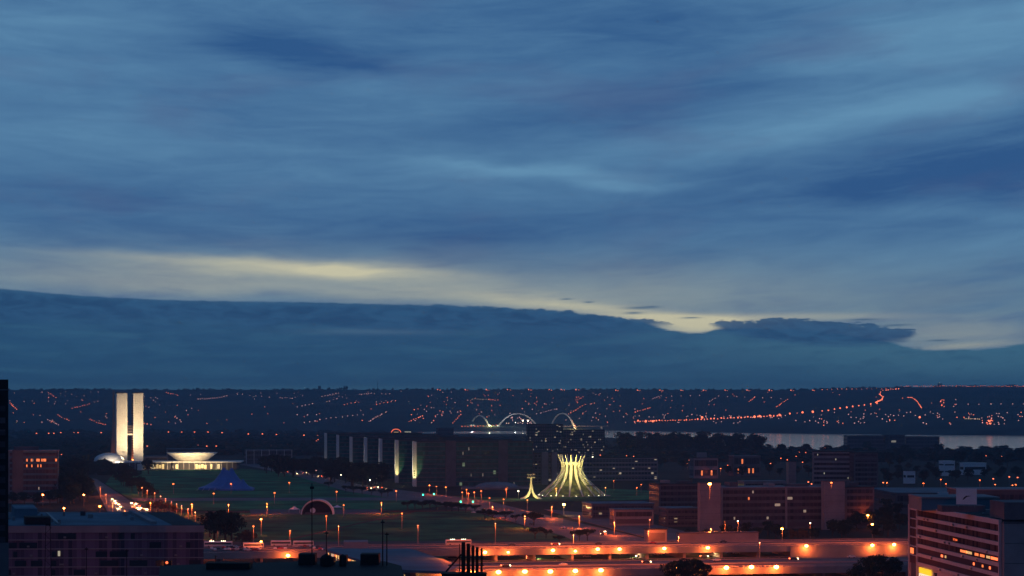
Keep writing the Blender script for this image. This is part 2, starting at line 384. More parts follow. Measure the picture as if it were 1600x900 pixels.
def ray(px, py):
    """first terrain point seen at that photo position"""
    s = (px - 800) / F; q = (HZ - py) / F; y = 4000.0; prev = y
    while y < 14500:
        if EYE + q * y <= height(s * y, y):
            for _ in range(12):
                m = (prev + y) / 2
                if EYE + q * m <= height(s * m, m): y = m
                else: prev = m
            return Vector((s * y, y, height(s * y, y)))
        prev = y; y += 40
    y = RD - 10; return Vector((s * y, y, height(s * y, y)))
g = MB(); g.face([(-16000, -600, 0), (16000, -600, 0), (16000, 16000, 0), (-16000, 16000, 0)])
struct('ground', g, 'plain')
h = MB(); NXS, NYS = 150, 70
for j in range(NYS + 1):
    for i in range(NXS + 1):
        s = -.47 + .95 * i / NXS
        ds = shore(s); y = ds - 5 + (14900 - ds) * (j / NYS)
        h.v.append((s * y, y, height(s * y, y) + (0.6 if j else -1)))
for j in range(NYS):
    for i in range(NXS):
        a = j * (NXS + 1) + i; h.f.append((a, a + 1, a + NXS + 2, a + NXS + 1)); h.m.append(0)
struct('hills', h, 'hill', smooth=True)
wl = [(640, 677), (662, 674.3), (820, 673.3), (960, 672.0), (1100, 675), (1200, 676.5), (1350, 678.5), (1600, 680.5), (2300, 684), (2300, 725), (1600, 709), (1500, 706.5), (1350, 704), (1200, 701), (1080, 692), (1000, 687), (900, 680), (780, 677.5)]
wb = MB(); wb.face([G(x, y, .35) for x, y in reversed(wl)])
wat = struct('lake', wb, 'lake')
lt = MAT['lake'].node_tree; bb = lt.nodes['Principled BSDF']
bp = N(lt, 'ShaderNodeBump'); bp.inputs['Strength'].default_value = .3; bp.inputs['Distance'].default_value = .5
mp = N(lt, 'ShaderNodeMapping'); mp.inputs['Scale'].default_value = (.12, .12, 1)
lt.links.new(N(lt, 'ShaderNodeTexCoord').outputs['Object'], mp.inputs[0])
lt.links.new(NOISE(lt, mp.outputs[0], 1.0, 6, .6), bp.inputs['Height']); lt.links.new(bp.outputs[0], bb.inputs['Normal'])

def sheet(name, pts, m, z):
    s = MB(); P = [G(x, y) for x, y in pts]
    a = sum(P[i].x * P[(i + 1) % len(P)].y - P[(i + 1) % len(P)].x * P[i].y for i in range(len(P)))
    if a < 0: P.reverse()
    s.prism([(p.x, p.y) for p in P], z - .35, z); return struct(name, s, m)
sheet('lawn', [(180, 736), (380, 733), (480, 741), (640, 781), (205, 781), (165, 756)], 'grass', .40)
sheet('lawn', [(640, 782.5), (700, 790), (640, 797), (300, 798), (240, 789), (208, 782.5)], 'grass', .41)
sheet('lawn', [(250, 802), (640, 801), (735, 799), (800, 818), (880, 838), (905, 849), (300, 849), (250, 830)], 'grass_near', .42)
sheet('lawn', [(950, 764), (1030, 768), (1030, 780), (940, 783), (760, 784), (700, 776), (840, 779)], 'grass', .40)
sheet('avenue', [(144, 748), (151, 749), (206, 785), (240, 802), (330, 850), (300, 870), (168, 800), (158, 780)], 'deck_asphalt', .44)
sheet('avenue', [(375, 726), (400, 722), (470, 736), (560, 757), (640, 768), (760, 783), (1010, 843), (1060, 850), (905, 850), (880, 838), (735, 798), (640, 783), (540, 768), (455, 742)], 'deck_asphalt', .45)
sheet('avenue', [(850, 796), (960, 806), (1100, 838), (1300, 850), (1070, 850), (1000, 838), (900, 812)], 'deck_asphalt', .46)
sheet('cross_road', [(205, 779), (640, 778), (720, 781), (720, 785), (640, 782.5), (210, 783.5)], 'deck_asphalt', .47)
sheet('footpath', [(320, 799.5), (400, 799), (735, 797), (735, 799.6), (400, 801), (320, 802)], 'earth', .48)
sheet('stage_apron', [(390, 797), (590, 797), (600, 803.5), (392, 805)], 'concrete_dark', .5)
sheet('service_road', [(320, 848), (1420, 843), (1500, 850), (1500, 862), (200, 866)], 'asphalt', .43)
sheet('lower_road', [(640, 868.5), (1420, 862), (1500, 874), (1500, 900), (640, 893)], 'grass_near', .40)
sheet('square', [(100, 905), (1700, 905), (1700, 890), (1500, 876), (500, 890), (100, 880)], 'asphalt', .38)
sheet('footpath', [(300, 812), (420, 803), (424, 803.4), (306, 813.2)], 'earth', .49)
sheet('footpath', [(640, 801), (560, 818), (430, 848), (438, 848.5), (568, 818), (650, 801)], 'earth', .49)
sheet('footpath', [(250, 745), (520, 757), (520, 757.6), (250, 745.5)], 'earth', .45)
# dashed lane lines on the right avenue
ln = MB()
for a, b in (((500, 750), (560, 762)), ((640, 775), (1000, 846)), ((560, 764), (640, 776))):
    P, Q = G(*a), G(*b); n = int((Q - P).length / 14)
    for i in range(n):
        A = P.lerp(Q, i / n); B = P.lerp(Q, (i + .4) / n); u = (B - A).normalized(); w = Vector((-u.y, u.x, 0)) * .25
        ln.face([(*(A + w)[:2], .47), (*(A - w)[:2], .47), (*(B - w)[:2], .47), (*(B + w)[:2], .47)][::-1])
struct('lane_marking', ln, 'road_paint')

# ------------------------------------------------------------------ haze
hz = MB().box(-17000, 17000, -1500, 15800, -1.5, 250)
hm = bpy.data.materials.new('haze_air'); hm.use_nodes = True; ht = hm.node_tree; ht.nodes.clear()
pv = N(ht, 'ShaderNodeVolumePrincipled'); pv.inputs['Color'].default_value = (.42, .78, 1.0, 1); pv.inputs['Density'].default_value = 6e-5
ho = N(ht, 'ShaderNodeOutputMaterial'); ht.links.new(pv.outputs[0], ho.inputs['Volume'])
MAT['haze_air'] = hm
ho = hz.build('haze', 'haze_air'); ho['kind'] = 'stuff'

# ------------------------------------------------------------------ lamps
def light(parent, kind, energy, color, loc, rot=(0, 0, 0), size=radians(100), blend=.6):
    l = bpy.data.lights.new('light', kind); l.energy = energy; l.color = color; l.shadow_soft_size = 0
    if kind == 'SPOT': l.spot_size = size; l.spot_blend = blend
    o = bpy.data.objects.new('light', l); COL.objects.link(o); o.parent = parent; o.location = loc; o.rotation_euler = rot
    return o
ORANGE = (1, .145, .026); LW = .45
_pm = {}
def lamp_mesh(h, r, m, arm):
    k = (round(h, 1), r, m, arm)
    if k not in _pm:
        p = MB().tube([(0, 0, 0), (0, 0, h)], [.28, .16], 6)
        if arm: p.tube([(0, 0, h - .3), (arm, -arm * .3, h)], .12, 5)
        hd = MB().ball(arm, -arm * .3, h - .1, r, 0, 8, 4, .6)
        _pm[k] = (p.mesh('post', 'steel_post'), hd.mesh('lamp_head', m))
    return _pm[k]
def lamp(label, px, py, h=9.0, r=.55, m='sodium', watts=0, color=ORANGE, base=None, group=None, z0=0.42, arm=0.0, name='street_lamp', cat='street lamp'):
    """lamp head seen at px,py; it stands on z0 with height h"""
    P = G(px, py, z0 + h); pm, hm_ = lamp_mesh(h, r, m, arm)
    t = thing(name, label, cat, (P.x, P.y, z0), 0, group)
    link('post', pm, t); link('lamp_head', hm_, t)
    if watts: light(t, 'POINT', watts * LW, color, (arm, -arm * .3 - 2.2, h - .6 - r))
    return t
def row(pts, text, group, **k):
    pts = sorted(pts)
    for i, p in enumerate(pts):
        kk = dict(k)
        if len(p) > 2: kk.update(p[2])
        lamp(('%s, %s from the left' % (text, nth(i + 1))) if len(pts) > 1 else text, p[0], p[1], group=group if len(pts) > 1 else None, **kk)

# lawn and avenue lamps (photo positions of the heads)
row([(334, 771), (361, 756), (429, 770), (452, 754), (526, 768), (619, 767), (271, 756)], 'orange lamp on a pale post on the blue tent lawn', 'lamps on the far lawn', h=10, r=.85, m='sodium_soft', watts=2500)
row([(357, 788.5), (417, 787), (537, 789, dict(watts=5000)), (596, 785.5), (300, 788), (235, 786)], 'small low orange lamp by the tan cross road', 'lamps along the cross road', h=9, r=.6, m='sodium_soft', watts=42000)
row([(408, 811, dict(m='sodium', r=.6)), (396, 822, dict(h=14)), (510, 806), (628, 802), (453, 829, dict(h=8, m='cool_lamp', r=.3)), (529, 822, dict(m='cool_lamp', r=.35, h=13)), (653, 821, dict(m='cool_lamp', r=.3, h=13)), (774, 818, dict(m='cool_lamp', r=.3, h=15)), (408, 846, dict(m='sodium', r=.6)), (327, 808), (340, 816, dict(m='cool_lamp', r=.4))],
    'tall pale lamp post on the near dark lawn', 'lamp posts on the near lawn', h=11, r=.55, m='sodium_soft', watts=9000)
row([(216, 759), (222, 762), (230, 766), (242, 770), (251, 775), (259, 779), (268, 784), (276, 787), (284, 790), (294, 795), (305, 800)], 'short lamp post in the slanting row right of the left avenue', 'lamp posts beside the left avenue', h=9, r=.42, m='cool_lamp', watts=16000)
row([(67, 773), (131, 773), (156, 791), (100, 794)], 'orange lamp before the dark trees left of the avenue', 'lamps left of the avenue', h=10, r=.8, m='sodium', watts=2500)
lamp('yellow lamp at the far end of the left avenue', 143, 750, 8, .9, 'pale_lamp', 6000, (1, .55, .25))
row([(671, 758), (682, 760), (697, 761), (722, 769), (732, 771), (741, 769), (765, 778), (787, 780), (824, 781), (729, 765), (791, 764), (869, 763), (752, 767)], 'small orange lamp by the road between lawn and glass blocks', 'lamps along the right avenue', h=9, r=.6, m='sodium_soft', watts=11000)
lamp('greenish yellow lamp left of the bell tower', 810, 767, 8, .7, 'pale_lamp', 1500, (1, .9, .4))
lamp('bright yellow star-like lamp below the white crown church', 881, 788, 9, 1.2, 'amber_star', 9000, (1, .6, .2))
lamp('bright orange lamp above the grey blank tower wall', 1109, 756, 10, 1.2, 'sodium', 6000, z0=28)
lamp('orange lamp above the second grey blank wall', 1299, 754, 4, .8, 'sodium_soft', 2000, z0=33)
row([(1281, 803), (1356, 805), (1363, 819), (1222, 826)], 'bright orange lamp among trees behind the viaduct', 'lamps behind the viaduct', h=9, r=.85, m='sodium', watts=8000)
row([(1015, 812), (1049, 850, dict(h=6)), (1133, 814, dict(m='steel_post')), (1153, 814, dict(m='pale_lamp')), (1187, 848), (1266, 817, dict(m='pale_lamp', h=10)), (967, 800, dict(h=8))], 'tall post with a small pale lamp behind the far viaduct', 'posts behind the far viaduct', h=14, r=.45, m='cool_lamp', watts=4000)
row([(1380, 754), (1386, 754), (1382, 768), (1364, 768), (1372, 768), (1443, 755), (1478, 756), (1470, 749), (1456, 769), (1555, 757), (1582, 758), (1587, 757), (1531, 750)], 'orange lamp on a post before the dark woods at right', 'lamps before the woods at right', h=10, r=.75, m='sodium_soft', watts=1500)
row([(852, 698), (868, 698.5), (883, 698), (914, 698), (864, 707), (877, 709), (882, 707), (942, 709), (938, 711)], 'small reddish lamp just above the white crown church', 'lamps behind the church', h=9, r=1.1, m='sodium_far')
row([(926, 714), (929, 721)], 'yellowish lamp right of the church crown', 'yellow lamps beside the church', h=9, r=1.0, m='pale_lamp')
row([(959, 751), (946, 762), (995, 762), (1002, 757), (1033, 762), (1020, 771), (1031, 772)], 'small lamp on the green right of the church', 'lamps right of the church', h=8, r=.6, m='sodium_soft', watts=900)
row([(968, 721), (979, 712), (990, 713), (1001, 715), (1012, 719), (1025, 719)], 'small lamp along the roof line of the long low office block', 'lamps by the low office block', h=9, r=.9, m='sodium_far')
row([(1077, 719), (1074, 724), (1086, 726), (1099, 727), (1108, 733), (1088, 734), (1100, 735), (1112, 736), (1126, 732), (1137, 727), (1139, 730), (1171, 717), (1164, 726), (1204, 724)], 'lamp in the lit car park below the tall dark trees', 'lamps of the car park', h=9, r=.85, m='sodium_far', watts=2600)
row([(1223, 706), (1220, 716), (1249, 706), (1244, 713), (1259, 707), (1230, 718), (1254, 722), (1263, 753), (1268, 756), (1216, 752)], 'lamp among trees left of the striped office block', 'lamps left of the striped block', h=9, r=.9, m='sodium_far', watts=1200)
row([(134, 711), (96, 710), (130, 724)], 'lamp in the dark woods left of the white dome', 'lamps in the woods at left', h=12, r=.9, m='sodium_far')
row([(57, 677), (76, 677), (84, 677), (95, 676), (116, 676), (122, 676), (158, 676), (180, 675), (263, 675), (284, 675), (304, 675), (325, 675), (347, 676), (368, 677), (388, 678), (410, 678), (432, 679), (453, 680), (475, 680), (496, 681)], 'far orange lamp in the even row behind the twin towers', 'row of far lamps behind the towers', h=12, r=2.2, m='sodium_far')
row([(230, 697), (255, 697), (323, 697), (326, 695), (338, 697), (342, 700), (410, 699), (413, 696), (430, 697), (441, 697), (445, 697), (449, 695), (468, 692), (304, 695), (310, 696), (297, 697), (482, 687), (486, 689), (490, 690), (494, 689), (497, 687)], 'orange lamp in the uneven row left of the ministries', 'lamps between the bowl and the ministries', h=10, r=1.5, m='sodium_far')
row([(1293, 713), (1289, 700), (1335, 697), (1522, 711), (1541, 712), (1543, 711), (1565, 713), (1445, 736), (1552, 748), (1590, 746), (1577, 745)], 'lamp deep in the dark woods before the lake', 'lamps in the woods before the lake', h=9, r=1.0, m='sodium_far')
row([(502, 725), (480, 727), (521, 735), (528, 733), (446, 719), (440, 708), (402, 713), (411, 708), (494, 735), (507, 730), (594, 740), (604, 735)], 'faint lamp among the trees of the centre wood', 'lamps in the centre wood', h=9, r=.7, m='cool_lamp')
row([(533, 742), (549, 743), (555, 747), (567, 745), (578, 750), (549, 736), (588, 748)], 'pale greenish lamp under trees left of the lit stripe', 'pale lamps under the centre trees', h=7, r=.75, m='pale_lamp', watts=300, color=(.9, 1, .5))

row([(862, 792), (1111, 826), (1013, 830), (905, 806), (960, 816), (820, 806), (1060, 838), (896, 836), (770, 792)], 'small slim-post lamp in the partly added row beside the sweeping avenue', 'partly added lamps beside the sweeping avenue', h=9, r=.35, m='cool_lamp', watts=42000)  # row filled out with added lamps to light the avenue
row([(157, 760), (166, 772), (176, 786), (195, 798), (330, 843), (260, 812)], 'small added lamp at the kerb of the left avenue', 'added kerb lamps of the left avenue', h=9, r=.3, m='cool_lamp', watts=42000)  # kerb lamps added to bring light onto the avenue
# traffic signals
def signal(px, py, m, lab):
    P = G(px, py, 6); t = thing('traffic_light', lab, 'traffic light', (P.x, P.y, .4))
    MB().tube([(0, 0, 0), (0, 0, 5)], .12).build('post', 'black_metal', t)
    MB().box(-.5, .5, 0, .5, 4.6, 6.6).build('housing', 'black_metal', t)
    MB().ball(0, -.3, 5.6, .75).build('lens', m, t)
signal(455, 731, 'red_lamp', 'red traffic light at left of the pair on the far avenue'); signal(468, 731, 'red_lamp', 'red traffic light at right of the pair on the far avenue')
for i, (x, y) in enumerate([(661, 773), (678, 772), (720, 784), (739, 784)]):
    signal(x, y, 'green_lamp', 'green traffic light by the right avenue, %s from the left' % nth(i + 1))

# far hillside lamps
def poly(pts, n, jit=.7):
    L = [hypot(b[0] - a[0], b[1] - a[1]) for a, b in zip(pts, pts[1:])]; T = sum(L); out = []
    for i in range(n):
        s = T * i / max(1, n - 1); k = 0
        while k < len(L) - 1 and s > L[k]: s -= L[k]; k += 1
        a, b = pts[k], pts[k + 1]; q = s / L[k] if L[k] else 0
        out.append((a[0] + (b[0] - a[0]) * q + R.uniform(-jit, jit), a[1] + (b[1] - a[1]) * q + R.uniform(-jit, jit) * .6))
    return out
def scat(x0, x1, y0, y1, n): return [(R.uniform(x0, x1), R.uniform(y0, y1)) for _ in range(n)]
far = []      # (x, y, material, radius, size class, region)
def addf(pts, m='cool_lamp', r=2.0, big=0):
    for x, y in pts: far.append((x, y, m, r * R.uniform(.8, 1.25), big))
O = 'sodium_far'; C_ = 'cool_lamp'
for p, n in [([(16, 632), (26, 641)], 9), ([(76, 615), (87, 623)], 5), ([(75, 658), (92, 666)], 7), ([(90, 650), (98, 655), (108, 659)], 6), ([(113, 640), (140, 633)], 8), ([(140, 657), (150, 662), (165, 666)], 8), ([(225, 664), (236, 666)], 3), ([(260, 615), (278, 619)], 6), ([(310, 625), (335, 624), (355, 620)], 15), ([(437, 623), (457, 624)], 6), ([(503, 621), (529, 616)], 7), ([(538, 634), (560, 630)], 5), ([(562, 618), (580, 616)], 6), ([(576, 661), (597, 649)], 8), ([(588, 634), (618, 628)], 6), ([(640, 661), (660, 652)], 7), ([(708, 663), (720, 650)], 6), ([(764, 626), (778, 627)], 5), ([(888, 649), (914, 634)], 8), ([(900, 627), (911, 622)], 5), ([(1021, 625), (1033, 620)], 5), ([(1108, 629), (1117, 624)], 4), ([(1170, 629), (1180, 622)], 5), ([(1213, 638), (1230, 626)], 9), ([(993, 646), (1016, 639)], 7)]:
    addf(poly(p, n), O if R.random() < .6 else C_, 1.9)
for p, n in [([(465, 638), (489, 632)], 5), ([(510, 630), (527, 625)], 4), ([(596, 617), (608, 617)], 3), ([(588, 630), (612, 628)], 4), ([(465, 650), (494, 650)], 3), ([(475, 663), (519, 655), (568, 650)], 12), ([(845, 647), (870, 641)], 7), ([(370, 617), (420, 622)], 6), ([(1049, 620), (1093, 620)], 4), ([(1123, 621), (1220, 624)], 8), ([(1495, 634), (1600, 633)], 7), ([(226, 621), (246, 625)], 3), ([(273, 653), (284, 662)], 4)]:
    addf(poly(p, n, 1), C_, 1.9)
for b, n in [((15, 200, 614, 664), 26), ((225, 300, 615, 664), 8), ((640, 960, 614, 656), 75), ((560, 700, 640, 668), 14), ((1280, 1420, 647, 666), 36), ((1420, 1600, 646, 667), 48), ((880, 1000, 640, 664), 18), ((1240, 1300, 655, 668), 10), ((1440, 1500, 626, 640), 5)]:
    addf(scat(*b, n), C_, 1.8); 
    for i in range(len(far) - n, len(far)):
        if R.random() < .35: far[i] = (far[i][0], far[i][1], O, far[i][3], far[i][4])
addf(poly([(737, 625), (762, 626)], 13, .5), 'warm_far', 1.4)
addf(scat(790, 832, 654, 664, 24), C_, 1.9)
addf(scat(15, 640, 613, 630, 45), C_, 1.5); addf(scat(640, 1420, 613, 650, 60), O, 1.5); addf(scat(30, 500, 632, 664, 25), O, 1.4); addf(scat(960, 1280, 650, 664, 40), C_, 1.6)
addf([(817, 660), (825, 660)], 'pale_lamp', 3, 1)
addf(poly([(722, 669), (775, 667)], 12), O, 1.8)
for x in (684, 727, 760, 793, 826, 858, 877, 900, 962, 996, 1031, 1064, 1099, 1133, 1167, 1202, 1236, 1270):
    addf([(x, 610.5 + (x > 900))], O, 3.4, 1); addf([(x + R.uniform(2, 5), 611 + (x > 900)) for _ in range(2)], O, 1.8)
addf(poly([(992, 661), (1090, 658)], 24), O, 2.3, 1); addf(poly([(1090, 658), (1220, 652)], 26), O, 2.7, 1); addf(poly([(1080, 651), (1215, 656)], 12, 2), C_, 2)
addf([(1097, 655), (1179, 654), (1187, 653), (1203, 652), (1218, 651), (1234, 649), (1254, 647), (1270, 646), (997, 660), (1009, 661), (1020, 661)], O, 4.2, 1)
addf(poly([(1285, 645), (1370, 632)], 10), O, 3.2, 1)
addf(poly([(1368, 631), (1378, 627), (1380, 622), (1374, 618), (1376, 614)], 22, .4), O, 2.6, 1); addf(poly([(1380, 612), (1404, 609)], 7), O, 2.6, 1)
addf(poly([(1285, 610), (1400, 608.5)], 16), O, 2.3); addf(poly([(1408, 604.8), (1600, 604.6)], 62, 1.7), O, 1.9)
addf(poly([(1418, 623), (1425, 623), (1433, 629), (1440, 640)], 22, .2), O, 1.9, 1); addf(scat(1469, 1476, 626, 636, 7), O, 2.4)
addf([(1437, 655)], O, 4.0, 1); addf(poly([(1508, 657), (1530, 657.5)], 9, .3), 'warm_far', 1.9); addf(scat(1541, 1552, 656, 666, 16), O, 2.3)
addf(scat(826, 944, 674, 700, 0), C_, 1)
fm = {}
def far_mesh(m, r):
    k = (m, round(r * 2) / 2)
    if k not in fm:
        fm[k] = MB().tube([(0, 0, 0), (0, 0, 9)], .3, 4).ball(0, 0, 9, k[1], 1, 6, 4).mesh('hillside_lamp', 'steel_post', m)
    return fm[k]
far.sort(key=lambda f: -(f[4] * 10 + f[3]))
ind, rest = far[:80], far[80:]
ind.sort()
for i, f in enumerate(ind):
    P = ray(f[0], f[1] + .6)
    where = 'along the ridge' if f[1] < 614 else ('just above the lake shore' if f[1] > 650 else 'halfway up the hill')
    thing('hillside_lamp', 'far lamp %s, %s of the brightest from the left' % (where, nth(i + 1)), 'hillside lamp', (P.x, P.y, P.z), 0, 'brightest lamps on the far hillside', far_mesh(f[2], f[3]))
st = MB()
mi = {'cool_lamp': 0, 'sodium_far': 1, 'pale_lamp': 2, 'warm_far': 3}
for f in rest:
    P = ray(f[0], f[1] + .6); r = f[3]
    n = len(st.v); c = (P.x, P.y, P.z + 8)
    st.v += [(c[0] + r * a, c[1] + r * b, c[2] + r * e) for a, b, e in ((1, 0, 0), (0, 1, 0), (-1, 0, 0), (0, -1, 0), (0, 0, 1), (0, 0, -1))]
    for q in ((0, 1, 4), (1, 2, 4), (2, 3, 4), (3, 0, 4), (1, 0, 5), (2, 1, 5), (3, 2, 5), (0, 3, 5)):
        st.f.append(tuple(n + i for i in q)); st.m.append(mi[f[2]])
so = st.build('hillside_lights', ('cool_lamp', 'sodium_far', 'pale_lamp', 'warm_far')); so['kind'] = 'stuff'
so['label'] = 'hundreds of tiny town lights scattered over the far dark hillside'

# ------------------------------------------------------------------ trees
def crown(lobes, n, leaf, seed, mi=0):
    r = random.Random(seed); m = MB()
    for _ in range(n):
        lx, ly, lz, a, b = r.choice(lobes)
        while 1:
            p = Vector((r.uniform(-1, 1), r.uniform(-1, 1), r.uniform(-1, 1)))
            if .25 < p.length < 1: break
        p = Vector((lx + p.x * a, ly + p.y * a, lz + p.z * b))
        u = Vector((r.gauss(0, 1), r.gauss(0, 1), r.gauss(0, 1))).normalized(); w = u.orthogonal().normalized(); s = leaf * r.uniform(.6, 1.4)
        m.face([p + u * s, p + w * s * .8, p - u * s, p - w * s * .8])
    return m
def tree_proto(kind, seed, leafm='leaf'):
    r = random.Random(seed); lobes = []; t = MB()
    if kind == 'tall':       # eucalyptus-like, 1 unit high crown on a long stem; built 20 m high
        t.tube([(0, 0, 0), (.3, 0, 8), (0, .2, 15)], [.45, .3, .12])
        for i in range(9):
            z = 7 + 12 * i / 9 + r.uniform(-1, 1); a = r.uniform(0, 2 * pi); q = r.uniform(.8, 3.6) * (1.2 - i * .06)
            lobes.append((q * cos(a), q * sin(a), z, r.uniform(1.6, 2.8), r.uniform(1.2, 2)))
            t.tube([(0, 0, z - 3), (q * cos(a), q * sin(a), z)], [.16, .06], 4)
        n, leaf = 900, .55
    elif kind == 'flat':     # umbrella crown, 8 m high
        t.tube([(0, 0, 0), (.2, 0, 3.2)], [.38, .25])
        for i in range(9):
            a = 2 * pi * i / 9 + r.uniform(-.3, .3); q = r.uniform(1.4, 4.6); lobes.append((q * cos(a), q * sin(a), 5.8 + r.uniform(-.7, .9), r.uniform(1.3, 2.2), r.uniform(.7, 1.2)))
            t.tube([(.2, 0, 3), (q * .7 * cos(a), q * .7 * sin(a), 5.3)], [.16, .07], 4)
        n, leaf = 700, .38
    else:                    # round broadleaf, 14 m high
        t.tube([(0, 0, 0), (.2, .1, 5)], [.5, .32])
        for i in range(12):
            a = r.uniform(0, 2 * pi); q = r.uniform(.3, 4.4); z = r.uniform(5, 11.2)
            lobes.append((q * cos(a), q * sin(a), z, r.uniform(1.9, 3.1), r.uniform(1.5, 2.5)))
            if i % 2: t.tube([(.2, .1, 4.5), (q * .7 * cos(a), q * .7 * sin(a), z - .5)], [.2, .08], 4)
        n, leaf = 850, .55
    o = bpy.data.objects.new('tree', None)
    return (t.mesh('trunk', 'bark'), crown(lobes, n, leaf, seed + 50).mesh('crown', leafm))
PROTO = {k: [tree_proto(k, s * 7 + 1) for s in range(4)] for k in ('tall', 'flat', 'round')}
PROTO['lamplit'] = [tree_proto('round', 77, 'leaf_lamplit')]; HH = dict(tall=20, flat=8, round=14, lamplit=14)
def grove(items, kind, text, group, name='tree', cat='tree'):
    """items: (px, base py, height m [, kind])"""
    items = sorted(items)
    for i, it in enumerate(items):
        k = it[3] if len(it) > 3 else kind; P = G(it[0], it[1]); s = it[2] / HH[k]
        t = thing(name, '%s, %s from the left' % (text, nth(i + 1)) if len(items) > 1 else text, cat, (P.x, P.y, 0), R.uniform(0, 6.28), group if len(items) > 1 else None)
        t.scale = (s * R.uniform(.9, 1.15), s * R.uniform(.9, 1.15), s)
        a, b = R.choice(PROTO[k]); link('trunk', a, t); link('crown', b, t)
def fill(poly_, n, h0, h1, sd=1):
    """n tree feet inside a photo polygon, evenly jittered"""
    r = random.Random(sd); xs = [p[0] for p in poly_]; ys = [p[1] for p in poly_]; out = []
    def inside(x, y):
        c = False
        for i in range(len(poly_)):
            (x1, y1), (x2, y2) = poly_[i], poly_[i - 1]
            if (y1 > y) != (y2 > y) and x < (x2 - x1) * (y - y1) / (y2 - y1) + x1: c = not c
        return c
    while len(out) < n:
        best = None
        for _ in range(6):
            x, y = r.uniform(min(xs), max(xs)), r.uniform(min(ys), max(ys))
            if not inside(x, y): continue
            dd = min([abs(x - a) + 3 * abs(y - b) for a, b, _h in out] + [999])
            if best is None or dd > best[0]: best = (dd, x, y)
        if best: out.append((best[1], best[2], r.uniform(h0, h1)))
    return out
grove(fill([(92, 745), (132, 738), (128, 750), (124, 756), (138, 788), (92, 788)], 34, 18, 28, 2), 'round', 'dark round tree between left avenue and office block', 'trees in the wood left of the avenue')
grove(fill([(168, 738), (200, 742), (232, 766), (250, 782), (224, 780), (178, 752)], 26, 11, 17, 3), 'round', 'dark tree between left avenue and the green lawn', 'trees right of the left avenue')
grove([(233, 799, 10, 'lamplit'), (246, 800, 11, 'lamplit'), (258, 800, 9, 'lamplit'), (272, 803, 9, 'lamplit')], 'lamplit', 'tree coloured russet for lamplight beside the car queue on the avenue', 'lamplight-coloured trees by the avenue')
grove([(20, 788, 13), (38, 790, 14), (58, 790, 13), (78, 789, 15), (90, 787, 15), (110, 789, 14)], 'round', 'dark tree at the foot of the left office block', 'trees before the left office block')
grove(fill([(405, 735), (500, 736), (600, 748), (612, 762), (560, 764), (500, 752), (420, 744)], 42, 19, 28, 4), 'round', 'dark tree of the wood before the pale striped end walls', 'trees of the centre wood')
grove([(x, 741 + R.uniform(-2, 2), 22) for x in range(232, 236, 5)], 'round', 'dark tree beside the low palace at the lawn edge', None)
grove([(648, 796, 9), (660, 797, 8), (672, 796, 9), (682, 797, 8), (697, 799, 9), (706, 800, 8), (716, 800, 9), (728, 802, 8), (742, 801, 7)], 'flat', 'small tree in the row along the lawn edge', 'small trees along the lawn edge', )
grove([(758, 812, 9), (770, 813, 8), (790, 815, 9), (806, 817, 7), (834, 822, 11), (836, 843, 9), (853, 842, 7), (874, 848, 5), (905, 846, 8), (918, 846, 9)], 'flat', 'low umbrella-shaped tree between lawn and the right avenue', 'umbrella trees by the right avenue')
grove([(335, 847, 24), (352, 850, 23), (362, 845, 21), (328, 840, 18), (344, 838, 20)], 'round', 'dark tree of the clump left on the near lawn', 'clump of trees on the near lawn')
grove([(378, 851, 10, 'lamplit'), (390, 851, 10, 'lamplit')], 'lamplit', 'bush coloured russet for light from the bus park', 'lamplight-coloured bushes by the bus park')
grove(fill([(985, 699), (1185, 703), (1190, 715), (1060, 712), (965, 712)], 52, 30, 46, 5), 'round', 'tall dark tree against the lake behind the car park', 'tall trees before the lake')
grove(fill([(945, 714), (1190, 714), (1270, 718), (1270, 745), (1150, 748), (1030, 735), (1030, 716)], 30, 12, 18, 6), 'round', 'dark tree between the car park and the office slabs', 'trees behind the office slabs')
grove(fill([(1190, 706), (1330, 706), (1600, 716), (1600, 730), (1380, 730), (1200, 716)], 34, 16, 27, 7), 'round', 'dark tree of the wood in front of the lake at right', 'trees of the wood by the lake')
grove(fill([(1375, 730), (1600, 732), (1600, 752), (1480, 756), (1375, 760)], 26, 12, 18, 8), 'round', 'dark tree behind the white houses at right', 'trees at the near side of the right wood')
grove(fill([(1290, 812), (1415, 800), (1415, 846), (1300, 848)], 15, 12, 16, 9), 'round', 'dark leafy tree just behind the orange retaining wall', 'trees behind the retaining wall')
grove([(1240, 846, 9, 'lamplit'), (1256, 846, 9, 'lamplit'), (1270, 846, 10), (1226, 846, 7), (1345, 770, 10), (1400, 790, 14), (1385, 784, 13)], 'round', 'tree between the office slabs and the viaduct', 'trees behind the viaduct')
grove([(1052, 912, 13), (1068, 914, 15), (1082, 912, 14), (1098, 912, 11), (1360, 910, 14), (1378, 908, 15), (1396, 908, 14), (1340, 914, 12)], 'round', 'leafy tree in front of the near viaduct', 'trees under the near viaduct')
grove([(552, 772, 9), (540, 770, 8), (566, 773, 9), (580, 775, 8), (596, 777, 8), (606, 776, 9), (514, 763, 8), (637, 798, 9)], 'flat', 'low tree by the avenue right of the green lawn', 'low trees by the avenue bend')

grove([(1075, 843, 8), (1104, 845, 9), (1136, 842, 11), (1150, 845, 10), (1166, 840, 12), (1184, 844, 10), (1200, 838, 12), (1212, 842, 11), (1322, 838, 13)], 'round', 'dark tree along the foot of the office slabs', 'trees at the foot of the slabs')
